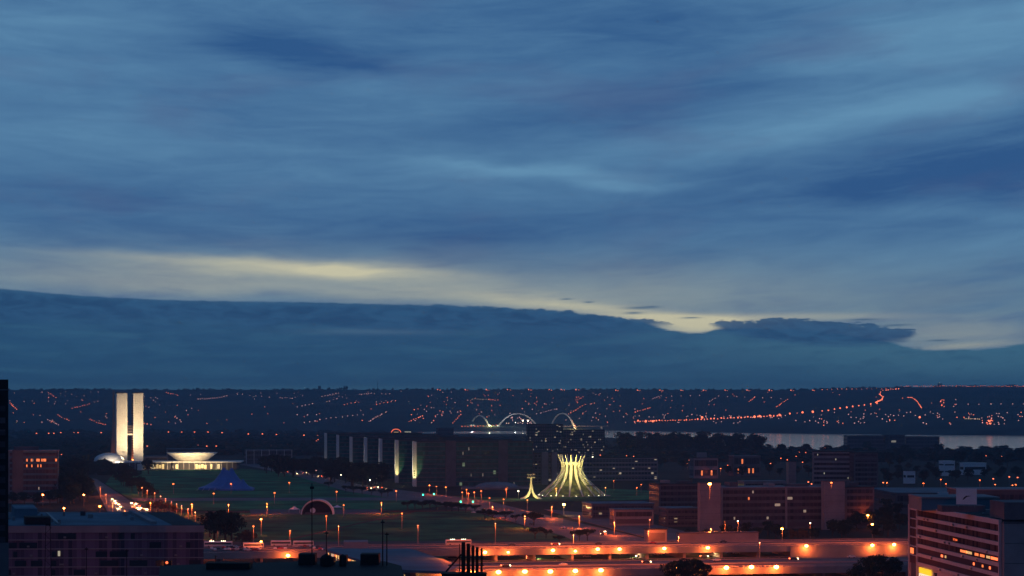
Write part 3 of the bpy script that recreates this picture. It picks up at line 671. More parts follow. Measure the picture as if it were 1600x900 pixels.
# far wood and ridge growth that reads as one mass
def mass(name, spots, label, seed):
    r = random.Random(seed); m = MB()
    for (x, y, z, hgt, w) in spots:
        k = r.randint(5, 7); rings = [(w * .75, 0), (w, hgt * .45), (w * .7, hgt * .8), (.05, hgt)]
        n = len(m.v)
        for rr, zz in rings:
            for i in range(k):
                a = 2 * pi * i / k + zz; q = rr * r.uniform(.7, 1.25); m.v.append((x + q * cos(a), y + q * sin(a), z + zz * r.uniform(.88, 1.1)))
        for j in range(3):
            for i in range(k):
                ii = (i + 1) % k; m.f.append((n + j * k + i, n + j * k + ii, n + (j + 1) * k + ii, n + (j + 1) * k + i)); m.m.append(0)
    o = m.build(name, 'leaf'); o['kind'] = 'stuff'; o['label'] = label
sp_ = []
for i in range(430):
    px = R.uniform(-60, 1700); P = ray(px, 608); y = RD - R.uniform(0, 60); sp_.append((X(px, y), y, height(X(px, y), y) - 2, R.uniform(4, 13), R.uniform(6, 18)))
for px, hh, w in ((500, 26, 11), (541, 26, 11), (513, 14, 9), (533, 16, 7), (614, 13, 7), (676, 17, 9), (636, 14, 8), (650, 12, 9), (752, 13, 7), (779, 14, 7), (828, 10, 9), (1468, 26, 12), (1022, 12, 7), (1205, 9, 9), (1575, 12, 10), (97, 12, 9), (310, 14, 12), (358, 12, 14)):
    for q in range(3): sp_.append((X(px, RD) + R.uniform(-w, w), RD - 20, height(X(px, RD), RD - 20) - 1, hh * R.uniform(.8, 1.1), w * .6))
mass('ridge_wood', sp_, 'dark scrub and tree tops along the far ridge line', 5)
sp_ = []
for i in range(1500):
    px = R.uniform(-50, 940); py = R.uniform(676, 712) if px < 600 else R.uniform(684, 700); P = G(px, py)
    sp_.append((P.x, P.y, -.5, R.uniform(9, 19) if px < 600 else R.uniform(6, 11), R.uniform(10, 26)))
for i in range(500):
    px = R.uniform(940, 1640); t = max(0, min(1, (px - 1000) / 200)); py = R.uniform(692 + 12 * t, 722); P = G(px, py)
    sp_.append((P.x, P.y, -.5, R.uniform(7, 13), R.uniform(9, 18)))
for i in range(160):
    px = R.uniform(-30, 190); P = G(px, R.uniform(700, 742)); sp_.append((P.x, P.y, -.5, R.uniform(10, 20), R.uniform(8, 14)))
mass('far_wood', sp_, 'dark woodland covering the plain between the city and the lake', 6)
P = ray(590, 608); yy = RD - 30
t = thing('radio_mast', 'thin radio mast standing up from the far ridge', 'mast', (X(590, yy), yy, height(X(590, yy), yy) - 2))
MB().tube([(0, 0, 0), (0, 0, 62)], [2.0, .9], 4).build('mast', 'black_metal', t); MB().box(-2, 2, -2, 2, 60, 61).build('platform', 'black_metal', t)

# ------------------------------------------------------------------ congress
CA = 0.245          # bearing of the towers' long axis, left of straight ahead
t = thing('twin_towers', 'pair of floodlit white office towers joined by a bridge', 'tower', (X(199, 3250), 3250, 0), CA - .02)
wA, L_ = 15.2, 46
for x0 in (-wA, 8.6):
    b = MB().box(x0, x0 + (wA if x0 < 0 else 14.2), 0, L_, 0, 109.5).build('tower', 'tower_face', t)
    MB().box(x0 + .6, x0 + 13.6, .6, L_ - .6, 109.503, 111).build('roof', 'concrete_dark', b)
for x0, x1 in ((-.003, .25), (8.35, 8.603)):
    for k in range(26):
        MB().box(x0, x1, 1.2, L_ - 1.2, 14 + k * 3.65, 16.1 + k * 3.65).build('window_band', 'dark_windows', t)
MB().box(x0 - 8.1, x1 - .2, 8, 20, 49, 51).build('bridge_deck', 'white_marble', t)
for z in (53.5, 57.5, 61): MB().box(.26, 8.34, 8, 20, z, z + 1.6).build('bridge_floor', 'concrete_brown', t)
MB().box(.27, 8.33, 9, 19, 51.01, 62.4).build('bridge_glass', 'glass', t)
WARM = (1, .70, .36)
def flood(px, d, z, watts, color, size, tilt, yaw=0.0, lab='', blend=.8, r=.5):
    o = thing('floodlight', lab, 'floodlight', (X(px, d), d, z))
    MB().box(-.6, .6, -.4, .4, 0, .5).build('housing', 'black_metal', o); MB().box(-.45, .45, -.25, .25, .503, .6).build('lens', 'window_pale', o)
    light(o, 'SPOT', watts, color, (0, .0, .75), (tilt, 0, yaw), size, blend)
for i, (px, w, lab) in enumerate([(197, 1.0, 'left floodlight on the terrace aimed at the left white tower'), (200, .8, 'right floodlight on the terrace aimed at the left white tower'), (214, 1.0, 'left floodlight on the terrace aimed at the right white tower'), (219, .6, 'right floodlight on the terrace aimed at the right white tower')]):
    flood(px, 3205, 12.1, 90000 * w, WARM, radians(80), radians(90 + 40), .42 if i < 2 else 0, lab)
    flood(px, 3150, 12.1, 150000 * w, WARM, radians(50), radians(90 + 30), .14 if i < 2 else 0, lab.replace('on the terrace', 'at the terrace front'))
for i, (px, z_) in enumerate([(203.5, 1), (204.5, 2)]):
    flood(px, 3262 + i * 18, 1, 260000, (1, .26, .05), radians(120), radians(180), 0, ('near' if i == 0 else 'far') + ' orange light in the gap between the white towers')
# flag mast beside the towers
t = thing('flag_mast', 'tall tapering flag mast lit orange at its foot left of the towers', 'flag mast', (X(177.5, 3420), 3420, 0))
mm = MB()
for i in range(12):
    a = 2 * pi * i / 12; mm.tube([(4.6 * cos(a), 4.6 * sin(a), 0), (1.7 * cos(a), 1.7 * sin(a), 55), (.8 * cos(a), .8 * sin(a), 113)], [.75, .6, .45], 4)
mm.build('staves', 'grey_metal', t); MB().lathe([(2.2, 110), (2.2, 112), (.4, 116)], 8).build('cap', 'grey_metal', t)
flood(176.5, 3398, .5, 26000, (1, .25, .05), radians(60), radians(90 + 60), 0, 'orange floodlight at the foot of the flag mast')
# palace: terrace, glazed hall, dome and bowl
PW = Vector((X(165, 3180), 3180, 0))
t = thing('congress_palace', 'long low white palace with glazed hall under a flat terrace', 'palace', PW, AX * .35)
len_ = (375 - 165) * 3180 / F
MB().box(0, len_, 0, 72, 10.4, 12).build('terrace_slab', 'white_marble', t)
MB().box(4, len_ - 6, 5, 66, .3, 10.395).build('hall', 'concrete_dark', t)
for (a, b, m) in [(225, 256, 'window_light'), (273, 278, 'window_light'), (304, 322, 'window_light'), (327, 331, 'window_light'), (338, 343, 'window_pale'), (236, 240, 'window_pale')]:
    x0, x1 = (a - 165) * 3180 / F, (b - 165) * 3180 / F; n = max(1, int((x1 - x0) / 4))
    for i in range(n):
        q = (x1 - x0) / n
        MB().box(x0 + i * q, x0 + (i + .82) * q, 4.7 + .02 * i, 4.9 + .02 * i, 1.6 + (i % 3) * .4, 8.2 - (i % 2) * 1.1).build('lit_window', m, t)
for i in range(24): MB().box(3 + i * len_ / 25, 3.5 + i * len_ / 25, .6, 1.1, .3, 10.395).build('column', 'white_marble', t)
MB().prism([(46, -14), (52, -14), (55, 0), (46, 0)], .3, 9).build('ramp', 'white_marble', t)
flood(262, 3172, .5, 5000, (1, .8, .35), radians(120), radians(90 + 30), 0, 'small yellow light before the palace hall')
t = thing('senate_dome', 'shallow white dome on the terrace left of the twin towers', 'dome', (X(170.5, 3215), 3215, 12.01))
R0 = 23.5 * 3215 / F; MB().lathe([(R0 * cos(a * pi / 32), 12.0 * sin(a * pi / 32) ** .95 if a else 0) for a in range(0, 16)] + [(.01, 12.1)], 40).build('shell', 'white_marble', t, smooth=True)
t = thing('chamber_bowl', 'wide white upturned bowl on the palace terrace', 'bowl', (X(300, 3215), 3215, 12.01))
q = 3215 / F
MB().lathe([(19 * q, 0), (22 * q, .6), (28 * q, 4.2), (34 * q, 8.4), (40 * q, 12.4), (39.2 * q, 12.6), (34 * q, 9.6), (.01, 9.4)], 56).build('shell', 'white_marble', t, smooth=True)
for i, px in enumerate((270, 285, 300, 315, 330)):
    flood(px, 3160, 12.1, 27000, WARM, radians(120), radians(90 + 8), 0, 'floodlight on the terrace before the white bowl, %s from the left' % nth(i + 1))
for i, px in enumerate((156, 170, 184)):
    flood(px, 3175, 12.1, 6000 + 7000 * i, (1, .82, .6), radians(120), radians(90 + 15), 0, 'floodlight before the shallow dome, %s from the left' % nth(i + 1))
t = thing('bronze_sculpture', 'dark forked sculpture standing before the palace', 'sculpture', (X(268.5, 3120), 3120, .3))
MB().tube([(-2.2, 0, 0), (0, 0, 6), (-.5, 0, 10)], [.6, .9, .7], 6).tube([(2.3, 0, 0), (.2, 0, 6), (1.2, 0, 10)], [.6, .9, .7], 6).ball(-.6, 0, 11, 1.1).ball(1.2, 0, 10.9, 1).build('figures', 'black_metal', t)

# ------------------------------------------------------------------ generic buildings
def building(name, label, cat, pxl, pxr, d, ztop, depth, floors, wall='concrete', glass='office_glass', ang=AX, z0=0.0, band=.62, inset=1.2, roof='roof_dark', piers=(), pier_m='concrete', lit=(), litm='window_light', roofbox=()):
    P, L = frame(pxl, pxr, d, ang)
    t = thing(name, label, cat, (P.x, P.y, 0), ang)
    w = MB().box(0, L, 0, depth, z0, ztop).build('wall', wall, t)
    MB().box(-.4, L + .4, -.4, depth + .4, ztop + .004, ztop + .7).build('roof', roof, t)
    fh = (ztop - z0 - 1.2) / max(1, floors)
    for k in range(floors):
        z = z0 + .6 + k * fh + fh * (1 - band) * .6
        MB().box(inset, L - inset, -.12, .3, z, z + fh * band).build('window_band', glass, t)
        if depth > 8: MB().box(-.12, .3, inset, depth - inset, z, z + fh * band).build('side_window_band', glass, t)
    for a, b in piers:
        MB().box(a * L, b * L, -.9, .2, z0, ztop + 1.2).build('pier', pier_m, t)
    for (a, k, w_, m) in lit:
        z = z0 + .6 + k * fh + fh * (1 - band) * .6
        MB().box(a * L, a * L + w_, -.3, -.125, z + .3, z + fh * band * .85).build('lit_window', m or litm, t)
    for (a, b, hh, m) in roofbox:
        MB().box(a * L, b * L, depth * .3, depth * .7, ztop + .705, ztop + hh).build('roof_house', m, t)
    return t, L, fh
rl = random.Random(11)
def litset(n, floors, w=2.4, m='window_light'): return [(rl.uniform(.04, .93), rl.randrange(floors), rl.uniform(.5, 1) * w, m) for _ in range(n)]

# ministries
defs = [(651, 833, 2500), (623, 800, 2625), (597.5, 770, 2745), (574, 740, 2865), (551, 710, 2935), (530, 690, 3075), (511, 660, 3320)]
for i, (a, b, d) in enumerate(defs):
    zt = 50 if i < 5 else 51
    if i == 0: piers = ((.245, .335), (.70, .78)); 
    else: piers = ((.2, .25),)
    t, L, fh = building('ministry_block', 'long glass ministry block with pale end wall, %s back from the front' % nth(i + 1), 'office block', a, b, d, zt, 27, 10, 'concrete_brown', 'ministry_glass', piers=piers, pier_m='concrete_brown', band=.86, inset=.6,
                 lit=litset(7 if i == 0 else 2, 9, .8, 'window_dim'))
    MB().box(-1.2, -.13, -.3, 27.3, 0, zt + .3).build('end_wall', 'white_marble', t, 'pale blank end wall, lit from the ground')
    t['group'] = 'ministry blocks in their receding row'
    MB().box(-4.2, -1.2, -1.5, -.5, 0, zt + .3).build('end_fin', 'white_marble', t)
    if i == 0:
        for k in range(4): MB().box(-3.4, -2.0, -1.55, -1.5, 9 + k * 2.6, 9.25 + k * 2.6 + (.9 if k % 2 else .5)).build('wall_letter', 'ink', t)
    wts = [36000, 26000, 1600, 1400, 1200, 1000, 1000][i]
    flood(a - 3, d - 11, .5, wts, (1, .86, .32), radians(44), radians(90 + 60), 0, 'yellow ground light at the pale end wall, %s block back' % nth(i + 1))
    flood(a - 3 - 12 * F / d, d + 6, .5, 110000 if i < 2 else 60000, (1, .88, .55) if i < 2 else (1, .95, .9), radians(70), radians(90 + 45), -pi / 2 + .5, 'wide ground light before the end wall of the %s block back' % nth(i + 1))

# cathedral
CD = 2197.0; cx = X(893.5, CD + 35)
t = thing('crown_church', 'floodlit white crown-shaped church of sixteen curved ribs', 'cathedral', (cx, CD + 35, .4))
prof = [(35, 0), (31, 3.2), (26.3, 7.2), (21.4, 11.5), (16.6, 16.2), (13.2, 20.4), (11.0, 25), (10.4, 29), (11.2, 33), (12.6, 37), (14.6, 41)]
for k in range(16):
    a = 2 * pi * (k + .5) / 16 + .1; m = MB(); n0 = 0
    ca, sa = cos(a), sin(a)
    wd = [.7, 1.0, 1.35, 1.8, 2.2, 2.4, 2.4, 2.1, 1.6, 1.1, .4]; dp = [.5, .9, 1.3, 1.8, 2.1, 2.2, 2.0, 1.7, 1.3, .9, .3]
    for (r, z), w, dd in zip(prof, wd, dp):
        for (u, v) in ((-w, 0), (w, 0), (w * .7, -dd), (-w * .7, -dd)):
            rr = r + v * .7; m.v.append((rr * ca - u * sa * .62, rr * sa + u * ca * .62, z - v * (-.3)))
    for j in range(10):
        for q in range(4):
            qq = (q + 1) % 4; m.f.append((j * 4 + q, j * 4 + qq, j * 4 + 4 + qq, j * 4 + 4 + q)); m.m.append(0)
    m.f.append((3, 2, 1, 0)); m.m.append(0); m.f.append((40, 41, 42, 43)); m.m.append(0)
    m.build('rib', 'white_marble', t, smooth=False)
mg = bpy.data.materials.new('church_glass'); mg.use_nodes = True; b_ = mg.node_tree.nodes['Principled BSDF']
b_.inputs['Base Color'].default_value = (.03, .04, .03, 1); b_.inputs['Roughness'].default_value = .35
b_.inputs['Emission Color'].default_value = (.75, .66, .10, 1)
tt = mg.node_tree; s_ = N(tt, 'ShaderNodeSeparateXYZ'); tt.links.new(N(tt, 'ShaderNodeTexCoord').outputs['Object'], s_.inputs[0])
put(tt, b_.inputs['Emission Strength'], M(tt, 'ADD', .04, M(tt, 'MULTIPLY', SS(tt, NOISE(tt, N(tt, 'ShaderNodeTexCoord').outputs['Object'], .25, 3), .45, .65), .16)))
mg.cycles.emission_sampling = 'NONE'; MAT['church_glass'] = mg
MB().lathe([(r - 1.9, z + .2) for r, z in prof[:8]], 48).build('glass_skin', 'church_glass', t)
MB().lathe([(9.6, 31), (10.2, 32.4), (10.3, 33.6), (8, 34.2), (.01, 34.4)], 32).build('roof_ring', 'white_marble', t)
MB().lathe([(39, -.3), (39, .15), (36, .2)], 48).build('plinth', 'concrete', t)
MB().tube([(0, 0, 34), (0, 0, 42)], .18).tube([(-1.4, 0, 40), (1.4, 0, 40)], .18).build('cross', 'grey_metal', t)
YG = (.98, .80, .20)
for i in range(16):
    a = 2 * pi * (i) / 16 + .1; px_, py_ = cx + 33.5 * cos(a), CD + 35 + 33.5 * sin(a)
    o = thing('floodlight', 'small floodlight at the foot of the church ribs, %s round the ring' % nth(i + 1), 'floodlight', (px_, py_, .65), a - pi / 2, 'ground floodlights round the church')
    MB().box(-.4, .4, -.3, .3, 0, .4).build('housing', 'black_metal', o); MB().box(-.35, .35, -.2, .2, .403, .6).build('lens', 'pale_lamp', o)
    light(o, 'SPOT', 44000, YG, (0, 0, .8), (radians(-142) + pi * 0, 0, pi), radians(110), .8)
for i, (px, w, ww, yw) in enumerate([(850, 16, 80000, -.5), (868, 22, 75000, -.2), (893, 24, 75000, 0), (918, 22, 75000, .2), (938, 16, 80000, .5)]):
    flood(px, CD - w, .5, ww, YG, radians(62), radians(90 + 38), yw, 'yellow floodlight on the lawn before the church, %s from the left' % nth(i + 1))
o = thing('floodlight', 'green floodlight on the church roof inside the crown of ribs', 'floodlight', (cx, CD + 35, 35))
MB().lathe([(1, 0), (1, .5), (.6, .8)], 10).build('housing', 'black_metal', o); MB().lathe([(.5, .803), (.5, .9)], 10).build('lens', 'green_lamp', o)
light(o, 'POINT', 9000, (.25, 1, .35), (0, 0, 1.2))
# bell tower
bx, by = X(830, 2150), 2150
t = thing('bell_tower', 'slender flaring white bell tower left of the church', 'bell tower', (bx, by, .4))
for sx_ in (-1, 1):
    for sy_ in (-1, 1):
        MB().tube([(sx_ * 10 * q_, sy_ * 6 * q_, z) for q_, z in ((1, 0), (.60, 1.0), (.33, 3.0), (.17, 6.0), (.08, 10.5), (.04, 16), (.03, 21.5))], [.7, 1.1, 1.4, 1.15, .75, .5, .35], 5).build('leg', 'white_marble', t)
MB().box(-3.8, 3.8, -.9, .9, 20, 20.5).box(-3.8, 3.8, -.9, .9, 23.3, 23.7).build('bell_beam', 'white_marble', t)
for i in range(4): MB().lathe([(.2, 23.2), (.5, 22.6), (.65, 21.4), (.9, 20.6)], 10, -2.6 + 1.75 * i, 0).build('bell', 'grey_metal', t)
flood(826, 2130, .5, 30000, YG, radians(80), radians(90 + 25), -.2, 'yellow floodlight before the bell tower')
# dark canopy beside the ribs
t = thing('scaffold', 'dark scaffold frame against the right ribs of the church', 'scaffold', (X(926, 2180), 2180, .4))
MB().box(-8, 8, -2, 0, 11, 11.8).build('deck', 'black_metal', t)
for x in (-7.5, 0, 7.5): MB().tube([(x, -1, 0), (x, -1, 11)], .22).build('leg', 'black_metal', t)

# other blocks (photo column left/right, distance, roof height)
building('office_block', 'long low office block with a grid of small windows right of the church', 'office block', 905, 1028, 2700, Z(716, 2700), 22, 5, 'concrete', 'flat_windows', band=.6)
building('office_block', 'low dark annexe between the glass block and the church', 'office block', 834, 904, 2560, Z(708, 2560), 20, 5, 'concrete_dark', 'flat_windows', piers=((.18, .31), (.4, .52)), pier_m='concrete')
building('apartment_block', 'wide dark apartment block with many small lights before the bridge', 'apartment block', 825, 880, 3800, Z(663, 3800), 16, 12, 'roof_dark', 'flat_windows', lit=litset(18, 11, 1.4, 'window_dim'))
building('apartment_block', 'lower dark apartment block at right before the lake', 'apartment block', 881, 945, 3850, Z(672, 3850), 16, 11, 'roof_dark', 'flat_windows', lit=litset(26, 10, 1.3, 'window_dim'))
building('office_block', 'far small dark block left of the bridge', 'office block', 684, 709, 5200, Z(669, 5200), 30, 5, 'concrete_dark', 'dark_windows')
building('ministry_annexe', 'low dark roofed hall behind the glass ministry block', 'hall', 640, 716, 3600, Z(681, 3600), 60, 2, 'concrete_dark', 'dark_windows')
building('office_block', 'far long dark slab before the lake at right', 'office block', 1324, 1388, 4600, Z(681, 4600), 40, 4, 'concrete_dark', 'dark_windows', ang=.05)
building('office_block', 'far dark stepped slab right of the other before the lake', 'office block', 1415, 1468, 4600, Z(682.5, 4600), 40, 4, 'concrete_dark', 'dark_windows', ang=-.05)
building('office_block', 'far tallest middle slab with one pale window before the lake', 'office block', 1389, 1414, 4580, Z(680, 4580), 40, 4, 'concrete_dark', 'dark_windows', lit=[(.15, 2, 10, 'window_dim')])
building('striped_office', 'dark office block with pale horizontal stripes at right', 'office block', 1270, 1334, 2030, Z(706, 2030), 30, 11, 'concrete', 'dark_windows', ang=-.12, band=.5, lit=litset(7, 11, 1.0, 'window_pale'))
building('striped_office', 'darker reddish wing right of the striped office block', 'office block', 1334.5, 1372, 2010, Z(708, 2010), 30, 11, 'concrete_brown', 'dark_windows', ang=.1, band=.6)
building('palace_colonnade', 'low flat palace with thin white columns behind the lawn', 'palace', 385, 456, 3520, Z(704, 3520), 40, 3, 'concrete_dark', 'dark_windows', piers=[(k / 6 - .004, k / 6 + .004) for k in range(7)], pier_m='white_marble', roof='concrete')
building('low_hall', 'low grey hall right of the twin towers', 'hall', 226, 262, 3320, Z(713.5, 3320), 40, 2, 'concrete', 'dark_windows', roof='roof_blue')
building('low_hall', 'low dark roofed hall behind the white bowl', 'hall', 262, 322, 3600, Z(702, 3600), 60, 3, 'concrete_dark', 'dark_windows', roof='roof_blue')
building('left_office', 'dark office block at left with orange reflections near its roof', 'office block', 13, 91, 2050, Z(705, 2050), 40, 9, 'roof_blue', 'dark_windows', piers=((.08, .3), (.985, 1.0)), pier_m='concrete_dark', roof='concrete',
         lit=[(.36, 7, 1.2, 'window_orange'), (.45, 7, 1, 'window_orange'), (.56, 7, 3, 'window_orange'), (.66, 7, 1.2, 'window_orange'), (.70, 7, 2.5, 'window_orange'), (.94, 7, 1.5, 'window_orange'), (.36, 6, 1, 'window_orange'), (.46, 6, 1, 'window_orange'), (.58, 6, 1, 'window_orange'), (.64, 6, 1, 'window_orange'), (.48, 7, .8, 'window_dim'), (.6, 2, 1, 'window_dim')], roofbox=((.1, .6, 4, 'concrete_dark'),))  # orange panes glow to imitate reflected lights in dark glazing
# south sector slabs
building('commercial_slab', 'long dark banded office slab with a lit roof edge between the blank walls', 'office block', 1127, 1287, 1610, Z(763, 1610), 34, 6, 'concrete_brown', 'dark_windows', band=.55, piers=[(.0, .012), (.62, .64), (.988, 1)], roof='concrete', roofbox=((.12, .2, 4, 'concrete_dark'), (.5, .56, 3, 'concrete'), (.7, .9, 2.4, 'concrete_dark')), lit=[(.30, 5, 1, 'window_dim'), (.52, 3, 4, 'window_dim'), (.26, 4, 1, 'window_orange'), (.64, 4, 4, 'window_dim'), (.12, 1, 1, 'window_dim'), (.8, 2, 2, 'window_dim'), (.44, 1, 1.5, 'window_dim')])
building('commercial_slab', 'short dark slab right of the second blank wall', 'office block', 1321, 1366, 1625, Z(762, 1625), 30, 6, 'concrete_brown', 'dark_windows', band=.6, roofbox=((.3, .6, 3.5, 'concrete_dark'),))
building('commercial_slab', 'low dark red block left of the grey blank wall', 'office block', 1030, 1093, 1830, Z(757, 1830), 34, 5, 'concrete_brown', 'dark_windows', band=.6, roofbox=((.2, .35, 3, 'concrete'), (.6, .9, 2.4, 'concrete_dark')))
building('commercial_slab', 'low blue-grey block with wide windows beside the grey blank wall', 'office block', 1042, 1093, 1640, Z(795, 1640), 24, 3, 'concrete_dark', 'office_glass', band=.55, roof='roof_blue')
building('low_house', 'low grey building with a pale flat roof below the church lawn', 'house', 925, 1022, 1760, Z(788, 1760), 36, 2, 'concrete_dark', 'office_glass', roof='roof_blue')
building('low_house', 'small low building with a tilted blue roof near the avenue', 'house', 960, 1021, 1650, Z(797, 1650), 16, 2, 'concrete', 'dark_windows', roof='roof_blue')
building('low_house', 'long low wall-like kiosk behind the far viaduct', 'kiosk', 1010, 1042, 1420, Z(828, 1420), 6, 1, 'concrete', 'concrete_brown')
building('low_house', 'long pale single-storey shed behind the far viaduct', 'shed', 1062, 1185, 1430, Z(834, 1430), 8, 1, 'concrete', 'concrete', roof='concrete_brown')
building('far_slab', 'pale-topped far slab left of the narrow wall', 'office block', 1163, 1229, 1980, Z(753, 1980), 20, 3, 'concrete', 'dark_windows', roof='concrete')
building('low_house', 'small white cubic house in the woods at right', 'house', 1475, 1492, 2900, Z(721, 2900), 18, 2, 'white_paint', 'roof_dark', band=.2, roof='white_paint')
building('low_house', 'long low white house in the woods at right', 'house', 1506, 1541, 2950, Z(724, 2950), 14, 1, 'white_paint', 'roof_dark', band=.25, roof='white_paint')
building('low_house', 'small pale shed at the edge of the woods at right', 'shed', 1416, 1430, 2600, Z(736, 2600), 10, 1, 'white_paint', 'roof_dark', band=.2)
building('low_house', 'orange-lit two storey building beside the tall trees', 'house', 1146, 1188, 2900, Z(713, 2900), 22, 2, 'concrete_brown', 'dark_windows', lit=[(.15, 0, 2, 'window_orange'), (.35, 0, 2, 'window_orange'), (.55, 0, 2, 'window_orange'), (.3, 1, 2, 'window_orange'), (.7, 0, 2, 'window_orange')], roof='concrete')
building('low_house', 'grey building with a stepped roof in the lit car park', 'house', 1084, 1122, 2800, Z(716, 2800), 22, 2, 'concrete', 'dark_windows', lit=[(.3, 0, 2, 'window_orange'), (.7, 0, 2, 'window_orange')], roofbox=((.25, .6, 7, 'concrete'),))
def blank(pxl, pxr, d, py, lab, dep=7):
    P, L = frame(pxl, pxr, d); t = thing('lift_tower', lab, 'tower', (P.x, P.y, 0), AX)
    MB().box(0, L, 0, dep, 0, Z(py, d)).build('shaft', 'concrete', t); MB().box(-.2, L + .2, -.2, dep + .2, Z(py, d) + .004, Z(py, d) + .6).build('cap', 'concrete_dark', t)
    for k in range(1, 8): MB().box(.05, L - .05, -.04, .02, k * 4.1, k * 4.1 + .1).build('joint', 'concrete_dark', t)
blank(1094, 1126, 1585, 755.5, 'grey blank concrete tower wall with a star-bright lamp above it')
blank(1288, 1320, 1600, 752.5, 'grey blank concrete tower wall right of the long slab')
blank(1232, 1244, 2080, 722, 'narrow grey blank wall standing behind the long slab')
# museum dome
t = thing('low_dome_hall', 'low pale domed hall at the foot of the glass ministry block', 'hall', (X(776, 2420), 2420, .3))
MB().lathe([(24, 0), (23, 3), (19, 5.4), (12, 7), (.01, 7.8)], 32).build('shell', 'concrete', t, smooth=True); MB().box(-38, 40, -8, 6, 0, 2.4).build('base', 'concrete', t)
# lit arch
P = G(619, 677); t = thing('lit_arch', 'far arch outlined in red light behind the ministries', 'arch', (P.x, P.y, 0))
MB().tube([(-17 * cos(a), 0, 2 + 13 * sin(a)) for a in [pi * i / 12 for i in range(13)]], 1.1, 5).build('light_tube', 'neon', t); MB().box(-8, 8, 2, 10, 0, 5).build('hall', 'window_light', t)
P = G(638, 676); t = thing('lit_hall', 'far pale green lit hall right of the red arch', 'hall', (P.x, P.y, 0))
MB().box(-14, 10, 0, 10, 0, 5).build('wall', 'window_pale', t); MB().box(-15, 11, -1, 11, 5.003, 6).build('roof', 'concrete', t)

# ------------------------------------------------------------------ three-arch bridge
t = thing('arch_bridge', 'long lake bridge with three leaping white arches', 'bridge', (0, 0, 0))
BD = 9300.0
def arch(xa, xb, top, da, db):
    A = Vector((X(xa, BD + da), BD + da, 2)); B = Vector((X(xb, BD + db), BD + db, 2)); H = Z(top, BD) - 2; n = 20
    pts = [tuple(A.lerp(B, i / n) + Vector((0, 0, H * (1 - abs(2 * i / n - 1) ** 2.3)))) for i in range(n + 1)]
    m = MB().tube(pts, [3.4 - 1.1 * (1 - abs(2 * i / n - 1)) for i in range(n + 1)], 4); m.build('arch', 'white_paint', t)
    return A, B
AR = [arch(733, 766, 649.5, 140, -60), arch(775, 842, 646.5, -120, 80), arch(859, 899, 646, 160, -60)]
dk = MB(); xs = [X(p, BD) for p in (690, 730, 766, 842, 899, 950)]
for a, b in zip(xs, xs[1:]): pass
MB().box(xs[0], xs[-1], BD - 12, BD + 12, 16, 18.5).build('deck', 'concrete', t)
for p in (700, 735, 766, 800, 842, 870, 899, 940): MB().box(X(p, BD) - 4, X(p, BD) + 4, BD - 6, BD + 6, 0, 15.995).build('pier', 'white_paint', t)
for i, (px, py, w, c) in enumerate([(765, 670, 2.2e5, (.95, .9, .35)), (898, 667, 2.4e5, (1, .6, .25)), (778, 668, 5e4, (.8, .9, .8)), (838, 664, 7e4, (1, .85, .6)), (738, 668, .7e5, (1, .9, .8)), (805, 660, 4e4, (.8, .9, .9)), (864, 664, .6e5, (1, .9, .8))]):
    y = BD - 90; P = (X(px, y), y, max(20, Z(py, y))); o = thing('bridge_lamp', 'lamp on the arched bridge, %s from the left by its feet' % nth(sorted([765, 898, 778, 838, 738, 805, 864]).index(px) + 1), 'lamp', P, 0, 'lamps of the arched bridge')
    MB().tube([(0, 0, -P[2]), (0, 0, -3)], .8, 5).build('post', 'steel_post', o)
    MB().ball(0, 0, 0, 3.2 if i < 2 else 1.2).build('lamp_head', 'pale_lamp' if i != 1 else 'sodium_far', o)
    light(o, 'POINT', w, c, (0, 5, 5))

# ------------------------------------------------------------------ tents and stage
P = G(351, 767); t = thing('circus_tent', 'large blue circus tent with several peaks on the lawn', 'tent', (P.x, P.y, .4))
def peak(cx, cy, rx, ry, h, eave=2.2, n=16, name='canopy'):
    m = MB(); m.lathe([(1, eave - 2), (1, eave), (.75, eave + (h - eave) * .12), (.45, eave + (h - eave) * .38), (.2, eave + (h - eave) * .72), (.05, h), (.001, h + .2)], n, cx, cy, 0, rx, ry)
    for v in range(len(m.v)):
        x, y, z = m.v[v]
    return m.build(name, 'tent_blue', t)
peak(-1, 24, 30, 24, 21); peak(-4, 26, 22, 20, 23.5); peak(4, 26, 22, 18, 23); peak(3, 3, 11.5, 9, 11, 1.6, 12); peak(19, 2, 12, 9, 12, 1.6, 12)
for i in range(10):
    x = -29 + i * 6.2; MB().tube([(x, -3 - (i % 2) * 2, 0), (x * .95, 3, 3)], .12, 4).build('guy_rope', 'white_paint', t)
P = G(495.5, 805); t = thing('concert_shell', 'white arched concert shell with a dark red interior', 'stage', (P.x, P.y, .5))
q = P.y / F; r0 = 25.5 * q; m = MB(); n = 20
for side, (rr, yy) in enumerate(((r0, 0), (r0 * .93, .4), (r0 * .88, 7), (r0 * .7, 12))):
    for i in range(n + 1): a = pi * i / n; m.v.append((rr * cos(a), yy, rr * sin(a) * (.93 if side == 0 else .9)))
for s_i in range(3):
    for i in range(n): a = s_i * (n + 1) + i; m.f.append((a, a + 1, a + n + 2, a + n + 1)); m.m.append(0 if s_i == 0 else 1)
m.build('shell', ('tent_white', 'stage_dark'), t)
m = MB(); m.v = [(r0 * cos(pi * i / n) * 1.0, 12.01 - 11.9 * 0, r0 * .93 * sin(pi * i / n)) for i in range(n + 1)]; m.f = [tuple(range(n + 1))]; m.m = [0]; m.build('back_wall', 'stage_dark', t)
m = MB(); 
for i in range(n + 1): a = pi * i / n; m.v += [(r0 * 1.003 * cos(a), -.3, r0 * .933 * sin(a)), (r0 * 1.003 * cos(a), 12.3, r0 * .933 * sin(a))]
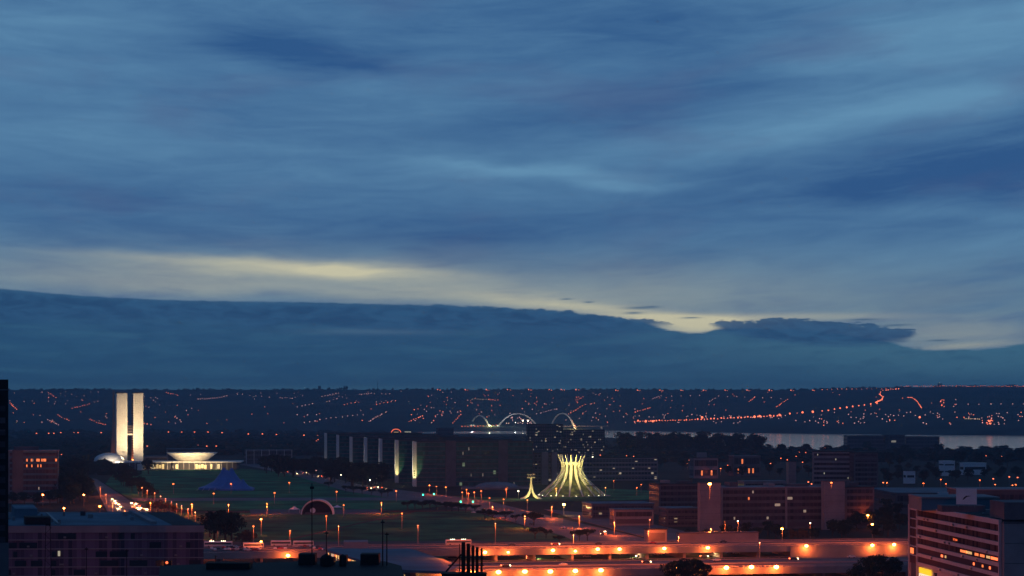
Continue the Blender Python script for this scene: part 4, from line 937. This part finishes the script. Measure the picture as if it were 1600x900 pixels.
for i in range(n): m.f.append((2 * i, 2 * i + 1, 2 * i + 3, 2 * i + 2)); m.m.append(0)
m.build('outer_skin', 'tent_white', t); MB().box(-10, 10, 1, 11, 0, 1.5).build('stage_floor', 'concrete_dark', t)
for i, (px, py, w, h, lab) in enumerate([(460, 802, 7.5, 5.5, 'white pavilion tent left of the concert shell'), (505, 803, 7, 3.4, 'small white tent before the concert shell'), (527, 797, 8, 3.8, 'low white tent right of the concert shell')]):
    P = G(px, py); t = thing('party_tent', lab, 'tent', (P.x, P.y, .5)); MB().lathe([(w / 2 * 1.3, h * .5), (w * .3, h * .7), (.05, h)], 4).build('canopy', 'tent_white', t)
    for sx_ in (-1, 1): MB().tube([(sx_ * w * .6, 0, 0), (sx_ * w * .6, 0, h * .52)], .12, 4).build('leg', 'white_paint', t)
P = G(489.5, 806); t = thing('round_banner', 'small round pale banner standing before the shell', 'banner', (P.x, P.y - 4, .5)); MB().tube([(0, 0, 0), (0, 0, 2)], .15, 4).build('post', 'grey_metal', t)
MB().tube([(0, -.1, 4), (0, .1, 4)], 2.2, 14).build('disc', 'tent_white', t)

# ------------------------------------------------------------------ viaducts
def vline(px, py, z): return G(px, py, z)
def viaduct(name, label, ya, yb, x0, x1, a, b, width, z, fascia='concrete'):
    """near edge line y = a + b*x between x0 and x1"""
    t = thing(name, label, 'viaduct', (x0, a + b * x0, 0), math.atan(b))
    L = (x1 - x0) / cos(math.atan(b))
    MB().box(0, L, .5, width - .5, z - 1.3, z).build('deck', 'deck_asphalt', t)
    MB().box(0, L, 0, .497, z - 3.0, z + .5).build('fascia', fascia, t)
    MB().box(0, L, width - .497, width, z - 3, z + .5).build('far_fascia', fascia, t)
    for yy in (.1, width - .35):
        r = MB().box(0, L, yy, yy + .2, z + 1.0, z + 1.25); k = int(L / 6)
        for i in range(k + 1): r.box(i * L / k - .1, i * L / k + .1, yy, yy + .2, z + .504, z + .996)
        r.build('guard_rail', 'concrete', t)
    MB().box(0, L, width / 2 - .5, width / 2 + .5, z + .003, z + .7).build('median', 'concrete', t)
    lm = MB()
    for f in (.25, .75):
        for i in range(int(L / 12)): lm.box(i * 12, i * 12 + 5, width * f - .1, width * f + .1, z + .003, z + .012)
    lm.build('lane_dashes', 'road_paint', t)
    for i in range(int(L / 22) + 1): MB().box(i * 22 + .5, i * 22 + 2, 3, width - 3, 0, z - 1.303).build('pier', 'concrete', t)
    return t
v1 = viaduct('far_viaduct', 'farther road viaduct with an orange-lit side wall', 0, 0, -290, 330, 1262, .2, 46, 7)
v2 = viaduct('near_viaduct', 'nearer wide road viaduct crossing the bottom right', 0, 0, -60, 330, 1094, .19, 62, 7)
# solid retaining wall under the right end of the far viaduct
xw0, xw1 = X(1233, 1300), 330; t = thing('retaining_wall', 'tall plain orange-lit retaining wall under the far viaduct at right', 'wall', (xw0, 1262 + .2 * xw0 - .6, 0), math.atan(.2))
MB().box(0, (xw1 - xw0) * 1.02, 0, .55, .3, 6.4).build('panel', 'concrete', t); MB().box(0, (xw1 - xw0) * 1.02, -.2, .6, 6.403, 6.8).build('coping', 'concrete', t)
def bracket(label, px, py, d, watts, r=.75, grp=''):
    z = Z(py, d); t = thing('viaduct_lamp', label, 'street lamp', (X(px, d), d, z), 0, grp)
    MB().tube([(0, 1.8, -1.2), (0, .3, .25)], .12, 4).build('bracket', 'steel_post', t)
    MB().ball(0, 0, 0, r, 0, 8, 4, .7).build('lamp_head', 'sodium', t)
    light(t, 'POINT', watts, ORANGE, (0, -.3, -r - .4)); light(t, 'POINT', watts * 3.2, ORANGE, (0, 11, 9))  # second light added above the deck to spread the orange, no lamp there
for i, (px, py) in enumerate([(450, 868), (758, 863), (794, 863), (864, 860), (899, 861), (934, 858), (968, 858), (1038, 857), (1106, 856), (1260, 853), (1363, 852), (1397, 851)]):
    k = (px - 800) / F; d = 1262 / (1 - .2 * k) - 3.2
    bracket('bright orange lamp along the far viaduct wall, %s from the left' % nth(i + 1), px, py, d, 5200, 1.05 if px not in (794, 899) else .75, 'lamps along the far viaduct')
for i, (px, py) in enumerate([(698, 895), (739, 895), (779, 894), (820, 893), (860, 893), (899, 892), (939, 891), (1057, 887), (1096, 887), (1135, 887), (1174, 886), (1213, 886)]):
    k = (px - 800) / F; d = 1094 / (1 - .19 * k) - 3.2
    bracket('big bright orange lamp along the near viaduct edge, %s from the left' % nth(i + 1), px, py, d, 4200, .8 if px in (698, 1057) else 1.25, 'lamps along the near viaduct')
# bus station roof at left centre
def slab(name, lab, cat, pts, z, th, m, posts=True, pm='concrete'):
    P = [G(x, y, z) for x, y in pts]; o = P[0]
    a = sum(P[i].x * P[(i + 1) % len(P)].y - P[(i + 1) % len(P)].x * P[i].y for i in range(len(P)))
    t = thing(name, lab, cat, (o.x, o.y, 0)); Q = [(p.x - o.x, p.y - o.y) for p in P]
    if a < 0: Q.reverse()
    MB().prism(Q, z - th, z).build('roof', m, t)
    if posts:
        c = (sum(p[0] for p in Q) / len(Q), sum(p[1] for p in Q) / len(Q))
        for p in Q: MB().box(p[0] * .9 + c[0] * .1 - .5, p[0] * .9 + c[0] * .1 + .5, p[1] * .9 + c[1] * .1 - .5, p[1] * .9 + c[1] * .1 + .5, 0, z - th - .003).build('post', pm, t)
    return t
slab('bus_station', 'flat grey-blue bus station roof at the bottom centre', 'bus station', [(505, 857), (640, 857), (720, 883), (700, 893), (620, 890), (560, 874)], 13, 1.2, 'roof_blue')
slab('market_hall', 'long pale purple wall-like kiosk beyond the bus station', 'kiosk', [(537, 844), (575, 843.5), (575, 846.5), (537, 847)], 12, 5, 'concrete')
t = thing('shop_row', 'yellow-lit row of shops along the bus station edge', 'shops', (0, 0, 0)); P0, P1 = G(512, 861, 9), G(640, 898, 9); P0.z = P1.z = 0
t.location = P0; u = (P1 - P0); t.rotation_euler = (0, 0, atan2(u.y, u.x)); LL = u.length
MB().box(0, LL, .3, 3, 0, 11).build('wall', 'concrete', t)
for i in range(22):
    if rl.random() < .8: MB().box(i * LL / 22 + .4, (i + .8) * LL / 22, .1, .29, 6.4 + (i % 3) * .3, 8.2 + (i % 4) * .4).build('shop_window', ('window_light', 'window_pale', 'window_orange', 'window_light')[i % 4], t)
for i in (3, 9, 15, 20):
    px, py = 512 + (138) * i / 22, 862 + 29 * i / 22; lamp('small amber lamp by the shop row, %s from the left' % nth((3, 9, 15, 20).index(i) + 1), px - 5, py, 9, .3, 'pale_lamp', 4000, (1, .6, .15), group='amber lamps by the shops')

# ------------------------------------------------------------------ vehicles
def car_meshes(bm):
    b = MB(); pr = [(-2.1, .45), (2.1, .45), (2.15, .95), (1.2, 1.02), (.7, 1.5), (-1.0, 1.5), (-1.7, 1.05), (-2.15, 1.0)]
    n = len(pr)
    for y in (-.85, .85):
        for x, z in pr: b.v.append((x, y * (.82 if z > 1.3 else 1), z))
    b.f += [tuple(range(n)), tuple(reversed(range(n, 2 * n)))] + [((i + 1) % n, i, i + n, (i + 1) % n + n) for i in range(n)]; b.m = [0] * len(b.f)
    wn = MB().box(-.95, .6, -.80, .80, 1.08, 1.42); ws = MB().tube([(0, -.09, 0), (0, .09, 0)], .34, 10)
    return b.mesh('body', bm), wn.mesh('windows', 'glass'), ws.mesh('wheel', 'tyre'), MB().box(2.12, 2.35, -.8, -.25, .6, .95).box(2.12, 2.35, .25, .8, .6, .95).mesh('headlights', 'head_light'), MB().ball(0, 0, 0, .32).mesh('headlight', 'head_light'), MB().ball(0, 0, 0, .24).mesh('tail_light', 'tail_light')
CM = {c: car_meshes(c) for c in ('car_white', 'car_red', 'car_dark')}
def car(px, py, z, rz, lab, c='car_white', lights=True, group=None, glow=0):
    P = G(px, py, z); t = thing('car', lab, 'car', (P.x, P.y, z + .02), rz, group); b, wn, wh, _, hl, tl = CM[c]
    link('body', b, t); link('windows', wn, t)
    for x in (-1.35, 1.35):
        for y in (-.8, .8): link('wheel', wh, t, loc=(x, y, .34))
    for y in (-.6, .6):
        if lights: link('headlight', hl, t, loc=(2.2, y, .75)); link('tail_light', tl, t, loc=(-2.2, y, .85))
    if glow: light(t, 'POINT', glow, (1, .55, .25), (3.6, 0, .9)); light(t, 'POINT', glow * .4, (1, .15, .05), (-3.4, 0, .9))
    return t
fwd = pi / 2 + .25
av = [(181, 784), (183, 787), (187, 789.5), (190, 793), (186, 796), (177, 781)]
for i, (x, y) in enumerate(av): car(x, y, .44, -fwd, 'oncoming car with bright headlights on the left avenue, %s from the left' % nth(sorted(av).index((x, y)) + 1), ('car_white', 'car_dark')[i % 2], group='oncoming cars on the left avenue', glow=2500)
av = [(207, 787), (211, 790), (214, 788.5), (218, 792), (222, 795), (214, 795), (219, 797), (226, 796.5), (231, 797.5), (209, 793)]
for i, (x, y) in enumerate(av): car(x, y, .44, fwd if i % 2 else -fwd, 'car in the orange queue on the left avenue, %s from the left' % nth(sorted(av).index((x, y)) + 1), ('car_red', 'car_dark', 'car_white')[i % 3], group='queue of cars at the left avenue', glow=3000)
av = [(447, 738), (462, 741), (477, 739.5), (500, 745), (520, 748), (560, 762.5), (570, 763), (577, 764), (588, 762), (594, 763), (600, 765)]
for i, (x, y) in enumerate(av): car(x, y, .46, -.35 - pi * (i % 3 == 0), 'car with red rear lights on the far avenue, %s from the left' % nth(sorted(av).index((x, y)) + 1), ('car_red', 'car_dark', 'car_white')[i % 3], group='cars on the far right avenue', glow=1600)
av = [(740, 802), (830, 820), (942, 832), (880, 826), (1003, 809), (943, 836)]
for i, (x, y) in enumerate(av): car(x, y, .46, -.9 + pi * (i % 2), 'car on the avenue sweeping to the viaduct, %s from the left' % nth(sorted(av).index((x, y)) + 1), ('car_white', 'car_dark', 'car_red')[i % 3], group='cars on the sweeping avenue', lights=i in (2, 5))
cars = [(331, 859), (336, 861), (341, 860), (352, 860.5), (358, 860), (364, 861), (371, 860), (376, 861), (383, 860.5), (388, 861), (394, 860), (399, 861), (405, 860.5), (362, 857), (368, 856.5), (379, 857), (500, 859), (505, 861), (497, 856), (485, 855), (491, 858), (476, 855), (470, 854), (463, 855), (440, 859), (436, 858), (446, 859), (430, 859), (350, 857)]
for i, (x, y) in enumerate(sorted(cars)): car(x, y, 7.02, rl.choice((0, .1, 1.6, 1.7)), 'parked car on the deck beside the buses, %s from the left' % nth(i + 1), ('car_white', 'car_white', 'car_dark', 'car_red')[i % 4], False, 'cars parked beside the buses')
def bus(px, py, z, rz, lab, top=False, L=11.5):
    P = G(px, py, z); t = thing('bus', lab, 'bus', (P.x, P.y, z + .02), rz, 'buses on the deck')
    MB().box(-L / 2, L / 2, -1.25, 1.25, .5, 3.1).build('body', 'car_white', t); MB().box(-L / 2 + .4, L / 2 - .3, -1.28, 1.28, 1.6, 2.5).build('windows', 'glass', t)
    MB().box(-L / 2 + .1, L / 2 - .1, -1.15, 1.15, 3.103, 3.35).build('roof', 'white_paint', t)
    for x in (-L / 3, L / 3):
        for y in (-1.2, 1.2): MB().tube([(x, y - .12, .5), (x, y + .12, .5)], .5, 10).build('wheel', 'tyre', t)
    if top:
        for k in (-4.6, -3.6, -2.6, 2.0, 3.0, 4.0): MB().ball(k, -1.1, 3.55, .2, 0, 6, 4).build('marker_light', 'pale_lamp', t)
bus(341, 855, 7.02, .05, 'bus with a row of white roof lights at the left of the deck', True, 16)
bus(396, 857, 7.02, .2, 'pale-roofed bus in the middle of the parking deck'); bus(439, 853.5, 7.02, .05, 'long bus parked at the far side of the deck'); bus(474, 854, 7.02, .15, 'bus beside the mast at the right of the parking deck')
bus(716, 852, 7.02, .2, 'bus with white roof lights crossing the far viaduct', True, 15)
av = [(830, 873), (870, 872.5), (917, 871.5), (1000, 871), (1100, 871), (1140, 866), (1150, 866), (1060, 868), (1028, 868)]
for i, (x, y) in enumerate(sorted(av)): car(x, y, .4, AX + pi * (i % 2), 'car on the grass strip road between the viaducts, %s from the left' % nth(i + 1), ('car_white', 'car_dark')[i % 2], i % 3 == 0, 'cars between the viaducts', glow=2000 if i % 3 == 0 else 0)
av = [(800, 853), (868, 852), (935, 851), (1020, 850), (1130, 848)]
for i, (x, y) in enumerate(av): car(x, y, 7.02, .2, 'car driving on the far viaduct, %s from the left' % nth(i + 1), ('car_dark', 'car_red')[i % 2], i == 1, 'cars on the far viaduct')

av = [(790, 886), (880, 884), (1010, 880), (1120, 877), (1240, 875), (1330, 872)]
for i, (x, y) in enumerate(av): car(x, y, 7.02, .19 + pi * (i % 2), 'car driving on the near viaduct, %s from the left' % nth(i + 1), ('car_dark', 'car_white')[i % 2], i % 2 == 0, 'cars on the near viaduct')

# ------------------------------------------------------------------ foreground left: purple office block
FD = 880.0; z1 = Z(823, FD); P0, L = frame(-30, 318, FD, .045)
t = thing('purple_office', 'wide low purple-grey office block with a flat teal roof at bottom left', 'office block', (P0.x, P0.y, 0), .045)
sk = -.21; DP = (EYE - z1) * F / (800.5 - HZ) - FD - 4
def skew(m):
    m.v = [(x + sk * y, y, z) for x, y, z in m.v]; return m
skew(MB().box(0, L, 0, DP, 0, z1)).build('wall', 'curtain_panels', t)
skew(MB().box(.4, L - 12, 2, DP - 2, z1 + .003, z1 + .35)).build('roof', 'roof_blue', t); skew(MB().box(L - 11.9, L - .3, 2, DP - 2, z1 + .003, z1 + .3)).build('roof_edge', 'roof_dark', t)
skew(MB().box(L - 20, L - 17.6, 8, DP - 8, z1 + .355, z1 + 1.5)).build('roof_kerb', 'concrete', t)
skew(MB().box(-.2, L + .2, -.35, -.004, z1 - 2.4, z1 + .3)).build('parapet', 'concrete', t)
for k in range(1, 7): skew(MB().box(0, L, -.30, -.004, z1 - 1.9 - k * 3.55, z1 - 1.5 - k * 3.55)).build('floor_ledge', 'concrete', t)
wr = random.Random(3)
for k in range(6):
    x = 1.5
    while x < L - 4:
        w = wr.choice((1.6, 2.2, 4.5, 7))
        if wr.random() < .42: skew(MB().box(x, x + w, -.15, -.008, z1 - 1.9 - k * 3.55 - 3.0 - (1.65 if k == 0 else 1.6) + 1.5, z1 - 2.9 - k * 3.55 + .2)).build('window', 'glass', t)
        x += w + wr.choice((1, 1.8, 3.2))
X0 = (90 + 30) / 348 * L
skew(MB().box(X0, X0 + .9, -.4, -.16, z1 - 11.6, z1 - 9.6)).build('lit_window', 'window_pale', t)
skew(MB().box((32 + 30) / 348 * L, (70 + 30) / 348 * L, DP * .55, DP * .9, z1 + .36, z1 + 4.2)).build('roof_house', 'roof_blue', t, 'teal roof house on the flat roof')
skew(MB().box((40 + 30) / 348 * L, (80 + 30) / 348 * L, 6, 20, z1 + .36, z1 + 3.4)).build('water_tank', 'black_metal', t)
vr = random.Random(5)
for i in range(14):
    x, y = vr.uniform(10, L - 22), vr.uniform(6, DP - 8); w = vr.uniform(.8, 2.4)
    skew(MB().box(x, x + w, y, y + w, z1 + .36, z1 + vr.uniform(1.0, 2.2))).build('roof_vent', vr.choice(('grey_metal', 'concrete', 'roof_dark')), t)
skew(MB().box(L * .35, L * .36, 10, DP - 14, z1 + .36, z1 + .8)).build('duct', 'grey_metal', t)
for k in range(5):
    for q in range(3):
        x = vr.uniform(4, L - 6); skew(MB().box(x, x + 1.0, -.75, -.31, z1 - 4.6 - k * 3.55, z1 - 3.9 - k * 3.55)).build('air_conditioner', 'grey_metal', t)
# left edge tower
LD = 620.0; xr = X(13, LD)
t = thing('edge_tower', 'dark tall tower block cut by the left edge of the view', 'tower', (xr, LD, 0), .235); zt = Z(593, LD)
MB().box(-24, 0, 0, 22, 0, zt).build('wall', 'black_metal', t); MB().box(-24.1, .15, -.1, 22.1, zt - 3, zt - 2.7).build('ledge', 'concrete_dark', t)
for k in range(26): MB().box(-23.5, -.8, -.06, .02, 3 + k * 3.3, 4.6 + k * 3.3).build('window_band', 'dark_windows', t)
MB().box(-24, .1, -.8, -.1, 0, Z(848, LD)).build('lower_panel', 'concrete_brown', t)
# rooftop masts in front of the purple block
def mast(px, py0, py1, d, lab, r=.13, lattice=False, parent=None):
    t = thing('antenna_mast', lab, 'mast', (X(px, d), d, Z(py1, d))); hh = Z(py0, d) - Z(py1, d)
    if lattice:
        m = MB(); w = .75
        for sx_ in (-w, w): m.tube([(sx_, 0, 0), (sx_ * .6, 0, hh)], .09, 4)
        k = int(hh / 1.3)
        for i in range(k): m.tube([(-w if i % 2 else w, 0, i * hh / k), (w * .9 if i % 2 else -w * .9, 0, (i + 1) * hh / k)], .05, 4)
        m.build('lattice', 'black_metal', t)
    else: MB().tube([(0, 0, 0), (0, 0, hh)], [r * 1.3, r], 5).build('pole', 'black_metal', t)
    MB().box(-.4, .4, -.1, .1, hh * .93, hh * .96).build('crossarm', 'black_metal', t)
t = thing('dark_rooftop', 'black unlit rooftop in the near foreground at bottom centre', 'roof', (0, 0, 0)); d = 450.0
zr = Z(884, d); pts = [(255, 884), (320, 882), (466, 878), (600, 878), (627, 887), (640, 930), (240, 930)]
MB().prism([(X(627, d), d), (X(600, d + 14), d + 14), (X(466, d + 14), d + 14), (X(320, d + 5), d + 5), (X(250, d), d), (X(245, 380), 380), (X(640, 380), 380)][::-1], 0, zr).build('roof', 'black_metal', t)
t2 = t
for (a, b, top, dd, m) in [(466, 492, 866, 452, 'black_metal'), (563, 592, 866, 452, 'black_metal'), (530, 541, 869, 455, 'black_metal'), (322, 390, 880, 440, 'black_metal'), (500, 521, 872, 452, 'black_metal')]:
    MB().box(X(a, dd), X(b, dd), dd, dd + 5, zr + .003, Z(top, dd)).build('plant_box', m, t2)
MB().lathe([(1.2, zr + .004), (1.25, zr + 1.6), (.9, zr + 2.1), (.05, zr + 2.5)], 12, X(510, 449), 449).build('water_tank', 'black_metal', t2)
MB().lathe([(.7, zr + .004), (.75, zr + 2.0), (.1, zr + 2.4)], 12, X(535.5, 449), 449).build('vent', 'black_metal', t2)
mast(487.5, 755, 884, 449, 'tallest thin mast on the black rooftop', .10); mast(510, 830, 884, 447, 'mast on the black rooftop right of the tallest one', .09); mast(598, 812, 884, 449, 'taller of the two masts at the right end of the black roof', .11); mast(604.5, 832, 884, 448, 'shorter of the two masts at the right end of the black roof', .11); mast(337, 868, 884, 447, 'short mast at the left end of the black roof', .08)
mast(75, 815, 905, 500, 'lattice mast in front of the purple office block', .1, True); mast(135, 855, 905, 500, 'short thin mast before the purple office block', .08); mast(198, 858, 905, 500, 'thin mast right of the lattice one before the purple block', .08)
t = thing('roof_shed', 'dark shed with a small red lantern at bottom left', 'shed', (X(256, 500), 500, Z(930, 500))); MB().box(0, 1.6, 0, 2, 0, Z(876, 500) - Z(930, 500)).build('wall', 'black_metal', t)
MB().ball(.7, -.2, Z(879, 500) - Z(930, 500), .3).build('lantern', 'neon', t)
# row of dark upright slabs with a raking beam
d = 420.0; t = thing('roof_fins', 'row of five black upright fins with a raking prop', 'roof structure', (X(738, d), d, Z(930, d)))
for i, (a, b, y0) in enumerate([(721, 727, 848), (729, 734.5, 850), (736.5, 741, 853), (743, 747.5, 856), (750.5, 754, 858)]):
    q = d / F; MB().box((a - 738) * q, (b - 738) * q, i * .7, i * .7 + .5, 2.0, Z(y0, d) - Z(930, d)).build('fin', 'black_metal', t)
q = d / F; H0 = Z(930, d)
MB().tube([((697 - 738) * q, 0, Z(893, d) - H0), ((721 - 738) * q, 0, Z(866, d) - H0)], .22, 4).build('prop', 'black_metal', t)
MB().tube([((718 - 738) * q, 0, Z(850, d) - H0), ((718 - 738) * q, 0, 2)], .1, 4).build('post', 'black_metal', t)
MB().box((690 - 738) * q, (760 - 738) * q, -.5, 4, 0, Z(896, d) - H0).build('base', 'black_metal', t)
for y in (872, 884): MB().box((700 - 738) * q, (756 - 738) * q, .1, .4, Z(y, d) - H0, Z(y, d) - H0 + .15).build('rail', 'black_metal', t)

# ------------------------------------------------------------------ foreground right: banded office block
DL = 770.0; zt = Z(793, DL); DR = (EYE - zt) * F / (815.5 - HZ)
A = Vector((X(1434, DL), DL, 0)); B = Vector((X(1563, DR), DR, 0)); u = B - A; Lf = u.length; ang = atan2(u.y, u.x)
t = thing('banded_office', 'white-banded office block with reddish windows at bottom right', 'office block', A, ang)
ext = 11.5   # bay beyond the corner pilaster
MB().box(-ext, Lf, .4, 34, 0, zt).build('wall', 'concrete_brown', t)
MB().box(-ext - .3, Lf + .3, .5, 34.3, zt + .004, zt + .5).build('roof', 'roof_dark', t)
fh = 3.15
MB().box(-ext, Lf, -.2, .397, zt - .9, zt + .6).build('parapet', 'sign_panel', t)
for k in range(6):
    z = zt - .9 - (k + 1) * fh
    MB().box(.4, Lf, -.35, .397, z, z + 1.15).build('spandrel', 'sign_panel', t)
    MB().box(.4, Lf - .1, .05, .395, z + 1.153, z + fh - .003).build('window_band', 'brown_windows', t)
    MB().box(-ext + .5, -.5, .0, .395, z + .3, z + fh - .25).build('bay_window', 'brown_windows', t)
    MB().box(-ext + .4, -.4, -.15, .39, z + fh - .24, z + fh + .1).build('bay_ledge', 'sign_panel', t)
for x in (-ext, -.4, Lf - .6): MB().box(x, x + .8, -.5, .4, 0, zt + .7).build('pilaster', 'sign_panel', t)
def fl(a, b, z0, z1, m, name, y=-.25): return MB().box(a * Lf, b * Lf, y - .1, y, z0, z1).build(name, m, t)
zb = zt - .9 - 4 * fh
for (a, w, k, m) in [(.62, .08, 3, 'window_light'), (.72, .05, 3, 'window_orange'), (.78, .06, 3, 'window_orange'), (.85, .05, 3, 'window_light'), (.90, .09, 3, 'neon'), (.31, .03, 4, 'neon'), (.36, .02, 4, 'window_light'), (.70, .02, 4, 'neon'), (.8, .02, 4, 'window_orange'), (.88, .02, 4, 'neon'), (.55, .10, 3, 'window_orange'), (.46, .07, 2, 'car_red')]:
    z = zt - .9 - (k + 1) * fh; fl(a, a + w * .8, z + 1.7, z + 2.5, m, 'lit_window', .04)
MB().box(-ext + 1.5, -ext + 6, -.12, -.002, zt - .9 - 5 * fh + .4, zt - .9 - 4 * fh - .8).build('lit_window', 'window_orange', t)
zs = zt - .9 - 6 * fh
fl(0, 1, zs - 14, zs - .2, 'sign_panel', 'shopfront', .3)
fl(.03, .19, zs - 2.3 + 0, zs - .5, 'sign_yellow', 'yellow_sign'); fl(.03, .19, zs - 4.5, zs - 2.5, 'sign_white', 'white_sign')
def text(s, a, z, size, m, y=-.42, name='lettering', sx=1.0):
    c = bpy.data.curves.new(name, 'FONT'); c.body = s; c.size = size; c.extrude = .03; c.resolution_u = 2
    o = bpy.data.objects.new(name, c); COL.objects.link(o); o.parent = t; o.location = (a * Lf, y, z); o.rotation_euler = (pi / 2, 0, 0); o.scale = (sx, 1, 1)
    bpy.context.view_layer.update(); me = bpy.data.meshes.new_from_object(o.evaluated_get(bpy.context.evaluated_depsgraph_get())); c.materials.append(MAT[m])
    me.materials.clear(); me.materials.append(MAT[m]); q = bpy.data.objects.new(name, me); COL.objects.link(q); q.parent = t; q.location = o.location; q.rotation_euler = o.rotation_euler; q.scale = o.scale
    bpy.data.objects.remove(o); return q
text('U BI', .045, zs - 4.2, 2.0, 'ink', sx=2.6)
for a, b in ((.22, .25), (.42, .50), (.56, .60), (.68, .70), (.86, .90), (.95, .96)): fl(a, b, zs - 13, zs - 1, 'ink', 'dark_opening', .15)
text('B', .32, zs - 5.5, 4.2, 'ink', .1, sx=2.2); text('A', .57, zs - 7.2, 6.5, 'ink', .1, sx=2.2); text('22', .74, zs - 7, 5.6, 'ink', .1, sx=1.6)
fl(.52, .66, zs - 13, zs - 9.5, 'sign_yellow', 'lower_sign', .1)
# roof structures
def rb(name, pxl, pxr, d, y0, y1, dep, m, lab=None):
    """box on the roof given by photo columns and rows at distance d, in the block's own frame"""
    c, s = cos(-ang), sin(-ang)
    def loc(x, y): X_, Y_ = x - A.x, y - A.y; return (c * X_ - s * Y_, s * X_ + c * Y_)
    q = [loc(X(pxl, d), d), loc(X(pxr, d), d), loc(X(pxr, d) + 0, d + dep), loc(X(pxl, d), d + dep)]
    return MB().prism(q, Z(y1, d), Z(y0, d)).build(name, m, t, lab)
for q in range(16):
    a_ = .04 + .055 * q + vr.uniform(-.01, .01); k_ = vr.randrange(6); z_ = zt - .9 - (k_ + 1) * fh; MB().box(a_ * Lf, a_ * Lf + .9, -.8, -.36, z_ + .25, z_ + .85).build('air_conditioner', 'grey_metal', t)
for q in range(5): MB().box(6 + q * 13, 8 + q * 13 + q % 2, 6, 9, zt + .505, zt + 1.6 + q % 3 * .4).build('roof_vent', 'grey_metal', t)
rb('roof_house', 1472, 1540, 700, 790, 800, 8, 'concrete_brown'); rb('roof_house', 1440, 1562, 745, 779, 798, 24, 'roof_blue', 'blue-grey upper roof storey')
rb('roof_house', 1569, 1640, 668, 785, 812, 20, 'concrete_brown', 'reddish brown plant room at the right edge'); rb('roof_edge', 1440, 1562, 744.5, 776.5, 778.9, 25, 'concrete')
rb('roof_panel', 1466, 1482, 760, 769, 779, 1, 'sign_panel')
bb_ = thing('billboard', 'white rooftop billboard with a small dark bird-like mark', 'billboard', (X(1494, 690), 690, Z(793, 690)), -.25)
W_ = 31.5 * 690 / F; Hb = Z(763, 690) - Z(793, 690)
MB().box(0, W_, 0, .3, 1.0, Hb).build('panel', 'white_paint', bb_)
for x in (.5, W_ - .7): MB().box(x, x + .2, .1, .3, 0, .997).build('leg', 'grey_metal', bb_)
m = MB(); m.face([(1.9, -.02, 2.3), (2.3, -.02, 2.5), (3.2, -.02, 3.3), (4.6, -.02, 3.6), (3.0, -.02, 3.65), (2.3, -.02, 3.1)]); m.build('logo', 'ink', bb_)
MB().box(Lf + .81, Lf + 3, .3, 60, 0, zt - .4).build('end_wall', 'concrete', t, 'plain grey blank end wall'); MB().box(Lf + .7, Lf + 3.1, .2, 60, zt - .397, zt + .2).build('end_coping', 'concrete_dark', t)
for k in range(8): MB().box(Lf + 2.9, Lf + 3.05, .4, 59, 4 + k * 6, 4.14 + k * 6).build('joint', 'concrete_dark', t)
# long pale roofs behind it
building('far_hall', 'long low hall with a pale roof line behind the banded office block', 'hall', 1400, 1640, 1850, Z(771, 1850), 120, 2, 'concrete_dark', 'dark_windows', roof='roof_blue', ang=.03)
building('far_hall', 'second long pale-edged roof behind the billboard', 'hall', 1500, 1660, 1500, Z(766, 1500), 40, 2, 'concrete_dark', 'dark_windows', roof='concrete', ang=.02)
# unseen lamps added on the square to throw orange onto the office blocks
for i, (px, py, w) in enumerate([(1345, 912, 26000), (1330, 960, 22000), (1330, 1010, 22000), (300, 965, 42000), (120, 965, 42000), (1200, 905, 30000), (1000, 906, 30000)]):
    lamp('unseen orange lamp added on the square to light the office blocks, %s of its row' % nth(i + 1), px, py, 16, .5, 'sodium', w, group='unseen added lamps on the square')
